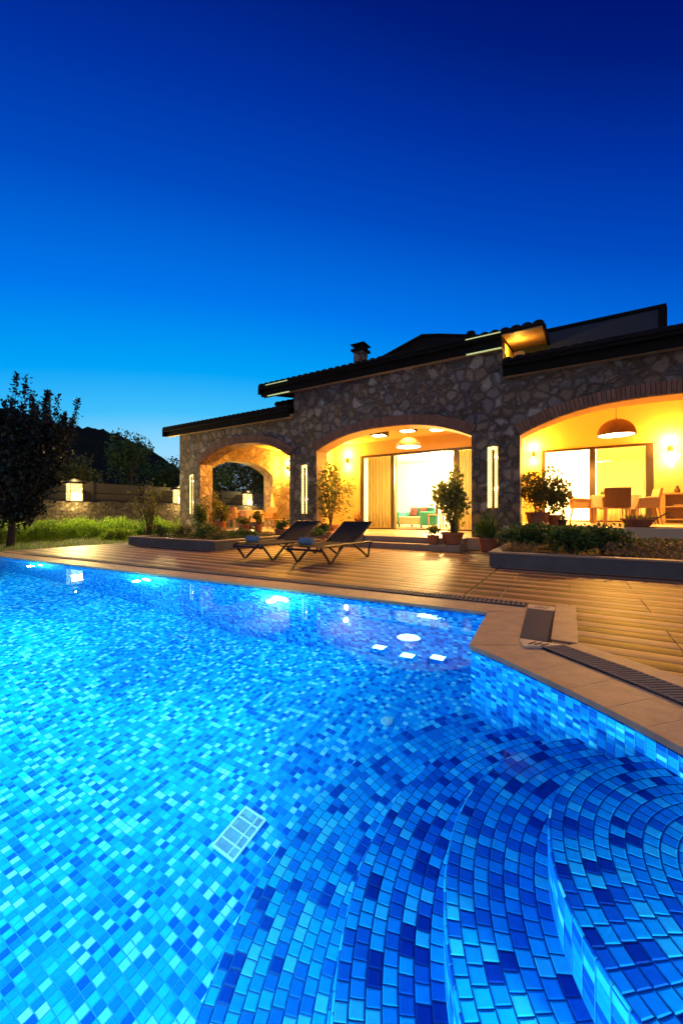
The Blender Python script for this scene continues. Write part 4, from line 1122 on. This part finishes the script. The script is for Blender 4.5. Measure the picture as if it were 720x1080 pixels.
S = [(-.60,7.5,(.50,.46,.26),1500,.075,'lf_mid','rounded dark shrub near the left end of the right planter'),
     (.02,6.98,(.52,.38,.24),1500,.075,'lf_green','spreading green shrub at the front edge of the right planter'),
     (.46,7.5,(.48,.42,.22),1200,.075,'lf_mid','broad shrub in the middle of the right planter'),
     (-.05,8.1,(.4,.36,.25),800,.08,'lf_olive','olive shrub behind the front ones in the right planter'),
     (-.80,8.5,(.36,.36,.20),560,.08,'lf_green','shrub against the stone pier in the right planter'),
     (1.25,8.5,(.6,.36,.12),620,.06,'lf_mid','low shrub below the terrace edge under the shallow bowl')]
for x,y,rd,n,lf,mt,lb in S: bush('shrub', (x,y,PZ), rd, n, lf, M[mt], lb, group='shrubs in the right planter')
mb = MB()
for i in range(5): blades(mb, (-.9+i*.09,6.75+.06*(i%2),0), 40, .24, .06, .7, .006)
tag(mb.build('grass_tuft', M['lf_tan'], loc=(0,0,PZ-.02)), 'dry tan grass tuft at the left corner of the right planter', 'grass tuft')
mb = MB(); P = np.stack([rng.uniform(.4,4,4200), rng.uniform(6.62,8.8,4200), PZ+rng.uniform(-.02,.20,4200)], 1); leaves(mb, P, .055)
tag(mb.build('ground_cover', M['lf_pale']), 'pale speckled ground cover across the right planter', 'ground cover', kind='stuff')
mb = MB(); P = np.stack([rng.uniform(-9.9,-6.95,1500), rng.uniform(6.05,8.7,1500), PZ+rng.uniform(-.03,.1,1500)], 1); leaves(mb, P, .06)
tag(mb.build('ground_cover', M['lf_mid']), 'low leafy ground cover between the shrubs of the left planter', 'ground cover', kind='stuff')
# sparse twiggy shrub
r = empty('sparse_shrub', (-10.35,6.6,0), 0, 'sparse twiggy shrub with bare stems left of the left planter', 'shrub')
ms = MB(); tips = []
for i in range(16):
    a = random.uniform(0,6.28); l = random.uniform(.9,1.75); sp = random.uniform(.15,.62)
    p0 = Vector((.05*math.cos(a),.05*math.sin(a),0)); p1 = Vector((sp*.35*math.cos(a),sp*.35*math.sin(a),l*.5)); p2 = Vector((sp*math.cos(a+.3),sp*math.sin(a+.3),l))
    ms.tube([p0,p1,p2],[.014,.009,.003],5)
    for k in range(9):
        t = random.uniform(.35,1); q = p1.lerp(p2, max(0,(t-.4)/.6)) + Vector((random.uniform(-.12,.12),random.uniform(-.12,.12),random.uniform(-.06,.1))); tips += [q + Vector((random.gauss(0,.05),random.gauss(0,.05),random.gauss(0,.05))) for _ in range(6)]
ms.build('stem', M['bark'], r)
mb = MB(); leaves(mb, [tuple(t) for t in tips], .07); mb.build('foliage', M['lf_olive'], r)

# ------------------------------------------------------------------ loungers and towels
def make_lounger(label):
    r = empty('sun_lounger', (0,0,0), 0, label, 'sun lounger', 'sun loungers on the deck')
    W = .33; zs = .29
    mb = MB()
    for s in (-1,1):
        mb.tube([(s*W,-.92,zs-.07),(s*W,-.90,zs-.01),(s*W,-.80,zs+.01),(s*W,.0,zs),(s*W,.86,zs-.01),(s*W,.92,zs-.03)],.022,8)
    mb.tube([(-W,-.91,zs-.04),(W,-.91,zs-.04)],.02,8); mb.tube([(-W,.9,zs-.02),(W,.9,zs-.02)],.02,8); mb.tube([(-W,.2,zs-.015),(W,.2,zs-.015)],.016,8)
    mb.build('frame', M['blackframe'], r)
    for s in (-1,1):
        for ya, yt, yb in ((-.88,-.62,-.18),(.88,.73,.18)):
            mb = MB(); mb.tube([(s*W,ya,zs-.02),(s*(W+.005),(ya+yt)/2+.01*(1 if ya<0 else -1),zs*.45),(s*(W+.01),yt-.02*(1 if ya<0 else -1),.016),(s*(W+.01),yt+.03*(1 if ya<0 else -1),.016),(s*(W+.005),(yt+yb)/2,zs*.5),(s*W,yb,zs-.01)],.021,8)
            mb.build('leg', M['blackframe'], r)
    mb = MB(); vs = []; n = 14
    for i in range(n+1):
        y = -.88+1.16*i/n; vs += [(-W+.01,y,zs+.015),(0,y,zs-.0),(W-.01,y,zs+.015)]
    mb.add(vs, [(3*i+k,3*i+1+k,3*i+4+k,3*i+3+k) for i in range(n) for k in (0,1)]); o = mb.build('seat_sling', M['mesh'], r); o.modifiers.new('t','SOLIDIFY').thickness = .006
    bt = Vector((0,.94,.665)); bb = Vector((0,.26,zs+.02))
    b = empty('backrest'); b.parent = r
    mb = MB()
    for s in (-1,1): mb.tube([(s*W*.95,bb.y,bb.z),(s*W*.95,(bb.y+bt.y)/2,(bb.z+bt.z)/2-.01),(s*W*.95,bt.y,bt.z)],.017,8)
    mb.tube([(-W*.95,bt.y,bt.z),(W*.95,bt.y,bt.z)],.017,8); mb.build('back_frame', M['blackframe'], b)
    mb = MB(); vs = []
    for i in range(9):
        p = bb.lerp(bt, i/8); sg = -.02*math.sin(math.pi*i/8); vs += [(-W*.92,p.y,p.z),(0,p.y,p.z+sg),(W*.92,p.y,p.z)]
    mb.add(vs, [(3*i+k,3*i+1+k,3*i+4+k,3*i+3+k) for i in range(8) for k in (0,1)]); o = mb.build('back_sling', M['mesh'], b); o.modifiers.new('t','SOLIDIFY').thickness = .006
    mb = MB(); 
    for s in (-1,1): mb.tube([(s*W*.8,.74,zs),(s*W*.8,.66,.49)],.011,6)
    mb.build('prop', M['blackframe'], r)
    return r
l1 = make_lounger('dark sling sun lounger with rolled towel, nearer the middle door steps'); l1.location = (-3.71,5.92,0)
l2 = copy_tree(l1); l2['label'] = 'dark sling sun lounger with rolled towel, nearer the left planter'; l2.location = (-4.89,5.86,0)
def towel(loc, rz, label):
    r = empty('rolled_towel', loc, rz, label, 'towel', 'rolled towels on the loungers')
    mb = MB(); n = 26; w = .125; prof = [(.075*(1+.03*math.sin(5*a)), a) for a in [2*math.pi*k/n for k in range(n)]]
    mb.xf = Matrix.Rotation(R(90), 4, 'Y')
    mb.lathe([(0,-w),(.025,-w-.006),(.045,-w-.002),(.058,-w),(.065,-w+.012),(.062,-.05),(.066,0),(.061,.06),(.065,w-.012),(.058,w),(.045,w+.002),(.025,w+.006),(0,w)], n=n)
    mb.build('roll', M['towel'], r, smooth=True)
    mb = MB(); mb.xf = Matrix.Rotation(R(90), 4, 'Y')
    for e in (-1,1):
        pts = [(.012+.055*t)*1 for t in np.linspace(0,1,40)]
        mb.tube([((.010+.046*t)*math.cos(t*14), (.010+.046*t)*math.sin(t*14), e*(w+.004)) for t in np.linspace(0,1,50)], .004, 5)
    mb.build('spiral_edge', M['towel'], r)
    return r
towel((-3.80,5.22,.372), R(6), 'blue rolled towel on the lounger nearer the steps')
towel((-4.97,5.17,.372), R(8), 'blue rolled towel on the lounger nearer the left planter')

# ------------------------------------------------------------------ garden wall, fence, lanterns, trees
GX = -18.0
mb = MB()
n = 60; vs = []
mb.box(GX-.35,GX,-6,24,-.1,1.27); 
random.seed(3)
y = -6
while y < 24:
    l = random.uniform(.25,.6); mb.box(GX-.37,GX+.02,y,min(24,y+l-.02),1.27,1.27+random.uniform(.04,.10)); y += l
o = mb.build('garden_wall', M['wallstone']); tag(bevel(o,.02), 'low rough stone garden wall behind the lit grasses', 'wall')
r = empty('fence', (GX-.55,0,0), 0, 'weathered horizontal board fence standing behind the garden wall', 'fence')
mb = MB()
for z0, z1 in ((.1,1.42),(1.44,1.74),(1.77,2.22)): mb.box(-.04,0,-6,24,z0,z1)
mb.build('board_panel', M['fence'], r)
for i in range(13):
    mb = MB(); mb.box(.002,.10,-6+i*2.5,-6+i*2.5+.1,0,2.28); mb.build('post', M['fence'], r)
lanterns = []
for yy, lb in ((8.13,'glowing square lantern on the garden wall beside the dark tree'),(13.2,'glowing lantern on the garden wall next to the left house corner'),(18.3,'glowing garden wall lantern seen through the left arch')):
    r = empty('garden_lantern', (GX-.05,yy,1.3), 0, lb, 'lantern', 'lanterns along the garden wall')
    mb = MB(); mb.box(-.24,.24,-.26,.26,0,.06); mb.build('base', M['fascia'], r)
    mb = MB(); mb.box(-.30,.30,-.33,.33,.80,.86); mb.add([(-.30,-.33,.86),(.30,-.33,.86),(.30,.33,.86),(-.30,.33,.86),(0,0,1.02)], [(0,1,4),(1,2,4),(2,3,4),(3,0,4)]); mb.build('cap', M['fascia'], r)
    mb = MB(); mb.box(-.2,.2,-.23,.23,.06,.80); bevel(mb.build('lamp_shade', M['e_lant'], r), .02)
    mb = MB()
    for sx in (-1,1):
        for sy in (-1,1): mb.box(sx*.205-.008,sx*.205+.008,sy*.235-.008,sy*.235+.008,.06,.80)
    mb.build('frame', M['fascia'], r)
    lamp('lantern_light', 'AREA', (.212,0,.43), 1050, (1,.70,.22), .38, r, (0,R(-72),0), shape='RECTANGLE', size_y=.42)
    lamp('lantern_light', 'POINT', (.38,0,-.08), 60, (1,.70,.22), .05, r)
    lamp('lantern_light', 'POINT', (.12,0,1.12), 60, (1,.72,.24), .03, r)  # extra light above the cap, added to reach the trees behind the fence
# lit ornamental grasses and bushes against the wall
G = [(-14.6,4.6,.62,.7),(-15.2,6.0,.75,.85),(-15.6,7.2,.85,.95),(-15.2,8.4,.9,.95),(-14.9,9.7,.9,.9),(-14.2,10.9,.8,.8),(-16.5,5.2,.8,.9),(-13.9,8.9,.7,.62),(-13.2,7.3,.5,.42)]
names = ['small grass clump under the dark tree','grass clump right of the dark trunk','tall grass clump below the garden lantern','brightest grass clump right of the garden lantern','broad grass clump in the middle of the stone wall','grass clump towards the house corner','grass clump at the wall foot behind the dark tree','lower grass clump in front of the lit row','short grass clump at the lawn edge']
for (x,y,rd,h), lb in zip(G, names):
    h *= .86
    r = empty('grass_clump', (x,y,-.03), 0, lb + ', lush green', 'ornamental grass', 'ornamental grasses along the garden wall')
    mb = MB(); blades(mb, (0,0,0), 200, h*.95, rd*.9, .8, .009)
    d = rng.normal(size=(4200,3)); d[:,2] = np.abs(d[:,2]); d /= np.linalg.norm(d, axis=1)[:,None]
    P = d*rng.uniform(.55,1.0,(4200,1))*np.array([rd*1.05,rd*1.05,h*.86])*(1+.13*np.sin(d[:,:1]*9+d[:,1:2]*7)); leaves(mb, P, .075, up=.8, aspect=.34)
    mb.build('foliage', M['lf_grass'], r)
mb = MB()
for i in range(7000):
    x = random.uniform(-17.8,-10.85); y = random.uniform(3.5,12)
    a = random.uniform(0,6.28); h = random.uniform(.03,.075); w = .006
    mb.add([(x-w*math.cos(a),y-w*math.sin(a),-.03),(x+w*math.cos(a),y+w*math.sin(a),-.03),(x+random.gauss(0,.02),y+random.gauss(0,.02),h)], [(0,1,2)])
tag(mb.build('grass', M['lf_grass']), 'short mown lawn grass beside the deck', 'grass', kind='stuff')

# dark upright tree
r = empty('dark_tree', (-12.55,4.15,-.03), 0, 'big dark vase-shaped tree with upright shoots left of the pool', 'tree')
mt = MB(); ml = MB(); pts = []
mt.tube([(0,0,-.03),(.02,.03,.5),(.06,0,.95)],[.10,.08,.075],8)
sh = []
for i in range(64):
    a = i*2.399; e = .15+1.38*math.sqrt((i+.5)/64); hz = random.uniform(3.5,4.7) - .38*e
    p0 = Vector((.05,0,.85)); p1 = Vector((e*.50*math.cos(a), e*.50*math.sin(a), 1.5)); p2 = Vector((e*.86*math.cos(a), e*.86*math.sin(a), 2.5)); p3 = Vector((e*1.02*math.cos(a+.05), e*1.02*math.sin(a+.05), hz))
    mt.tube([p0,p1,p2,p3],[.024,.018,.011,.003],6)
    for k in range(230):
        t = random.random()**.8; q = p2.lerp(p3, t); g = .075*(1-.75*t); sh.append((q.x+random.gauss(0,g), q.y+random.gauss(0,g), q.z))
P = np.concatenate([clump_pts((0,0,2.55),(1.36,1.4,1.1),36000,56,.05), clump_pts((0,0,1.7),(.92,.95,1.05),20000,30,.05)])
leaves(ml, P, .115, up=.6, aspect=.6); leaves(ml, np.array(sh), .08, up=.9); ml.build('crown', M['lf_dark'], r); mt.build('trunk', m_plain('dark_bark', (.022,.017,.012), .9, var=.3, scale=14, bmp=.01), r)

bt = [(-21.5,12.6,(0,0,3.9),(1.5,1.4,1.9),3200,'lf_mid','rounded tree behind the fence in front of the hill'),
      (-22.5,15.5,(0,0,3.2),(1.6,1.5,1.5),2400,'lf_mid','lower bushy tree behind the fence right of the rounded one'),
      (-20.5,17.0,(0,0,3.3),(1.7,1.6,1.7),3000,'lf_green','green tree beside the left house corner'),
      (-21.5,9.6,(0,0,2.9),(1.3,1.2,1.1),2000,'lf_olive','low spreading tree behind the garden lantern'),
      (-22.5,21.0,(0,0,3.9),(3.2,3.0,3.1),13000,'lf_olive','wide tree seen through the left arch above its lantern'),
      (-20.8,23.5,(0,0,3.6),(2.6,2.4,2.8),9000,'lf_olive','smaller tree seen through the left arch beside the pier'),
      (-23.5,27,(0,0,4.4),(3.8,3.5,3.8),11000,'lf_mid','tall tree farthest back seen through the left arch'),
      (-24,7.0,(0,0,2.9),(1.8,1.7,1.6),2400,'lf_mid','tree behind the fence hidden beyond the big dark tree')]
for x,y,cc,cr,n,mt,lb in bt: tree('garden_tree', (x,y,-.03), 0, cc, cr, n, .17, M[mt], lb, 'trees behind the garden fence')

# hill on the left horizon
mb = MB(); nx, ny = 420, 60; vs = []
def fbm(x, y):
    s = 0
    for k, (f, a) in enumerate(((.011,7),(.027,4),(.06,2.2),(.19,1.7),(.43,1.7),(.9,1.2))):
        s += a*math.sin(x*f*1.3+k*1.7+1.3*math.sin(y*f))*math.cos(y*f+k*2.1+.7*math.sin(x*f*.9))
    return s
th = R(30.8)
for j in range(ny+1):
    for i in range(nx+1):
        u = -420 + 700*i/nx; d = 180 + 320*j/ny       # u: sideways, d: ahead (hill ground coordinates)
        x, y = -math.sin(th)*d + math.cos(th)*u, math.cos(th)*d + math.sin(th)*u
        e = math.exp(-(((d-340)/95)**2)); c = -330
        prof = 80*math.exp(-(((u-c)/150)**2)) + 34*math.exp(-(((u+190)/80)**2))
        z = -1.5 + e*(prof*1.0 + (fbm(x,y))*min(1, prof/22))
        vs.append((x,y,z))
b = nx+1
mb.add(vs, [(j*b+i,j*b+i+1,(j+1)*b+i+1,(j+1)*b+i) for j in range(ny) for i in range(nx)])
tag(mb.build('hill', M['hill']), kind='structure')

# ------------------------------------------------------------------ sky, afterglow sun
w = bpy.data.worlds.new('World'); sc.world = w; w.use_nodes = True; nt = w.node_tree
bg = nt.nodes['Background']
tc = N(nt, 'ShaderNodeTexCoord'); sp = N(nt, 'ShaderNodeSeparateXYZ'); L(nt, tc.outputs['Generated'], sp.inputs[0])
z = math_(nt, 'MAXIMUM', math_(nt, 'MINIMUM', sp.outputs[2], .9999), -.9999)
el = math_(nt, 'MULTIPLY', math_(nt, 'ARCSINE', z), 180/math.pi)
gaz = R(30.8+14); gx, gy = -math.sin(gaz), math.cos(gaz)
hh = math_(nt, 'DIVIDE', math_(nt, 'ADD', math_(nt, 'MULTIPLY', sp.outputs[0], gx), math_(nt, 'MULTIPLY', sp.outputs[1], gy)), math_(nt, 'SQRT', math_(nt, 'MAXIMUM', math_(nt, 'SUBTRACT', 1, math_(nt, 'MULTIPLY', z, z)), 1e-4)))
e = math_(nt, 'ADD', el, math_(nt, 'MULTIPLY', math_(nt, 'SUBTRACT', 1, hh), 28))
def s2l(c): return tuple((x/255/12.92 if x/255 <= .04045 else ((x/255+.055)/1.055)**2.4) for x in c)
fac = math_(nt, 'DIVIDE', e, 60)
col = ramp(nt, fac, [(0,s2l((210,235,255))),(5/60,s2l((180,228,255))),(10.2/60,s2l((138,214,255))),(14/60,s2l((66,192,252))),(19.3/60,s2l((0,164,248))),(28/60,s2l((0,119,236))),(39/60,s2l((0,74,192))),(47/60,s2l((0,50,163))),(54/60,s2l((0,30,125))),(1,s2l((0,14,105)))])
# the sky behind the photographer: paler and greyer, brightened as unseen fill on the facade
back = N(nt, 'ShaderNodeMapRange', interpolation_type='SMOOTHSTEP'); back.inputs['From Min'].default_value = .1; back.inputs['From Max'].default_value = -.7
L(nt, hh, back.inputs['Value'])
east_fill = ramp(nt, math_(nt, 'DIVIDE', el, 60), [(0,(.62,.54,.56)),(.6,(.36,.34,.42)),(1,(.12,.15,.26))])
mx = mixc(nt, back.outputs[0], col, east_fill)
L(nt, mx, bg.inputs[0]); bg.inputs[1].default_value = 1.0
sun = lamp('sun', 'SUN', (0,0,30), .05, (1,.82,.7), rot=(R(75),0,R(30.8-180+60)), angle=R(20))

# ------------------------------------------------------------------ camera and render settings
cam = bpy.data.cameras.new('camera'); co_ = bpy.data.objects.new('camera', cam); C.objects.link(co_)
cam.sensor_fit = 'HORIZONTAL'; cam.sensor_width = 24; cam.lens = 403/720*24; cam.shift_y = 1/720
cam.clip_start = .02; cam.clip_end = 2000
co_.location = (0,0,.85); co_.rotation_euler = (R(90),0,R(30.8)); sc.camera = co_
sc.render.engine = 'CYCLES'
cy = sc.cycles; cy.use_denoising = True; cy.max_bounces = 10; cy.diffuse_bounces = 4; cy.glossy_bounces = 4; cy.transmission_bounces = 6; cy.transparent_max_bounces = 8
cy.sample_clamp_indirect = 6; cy.caustics_reflective = True; cy.caustics_refractive = True; cy.use_light_tree = True; cy.blur_glossy = .5
sc.view_settings.view_transform = 'Standard'; sc.view_settings.look = 'None'; sc.view_settings.exposure = 0; sc.view_settings.gamma = 1
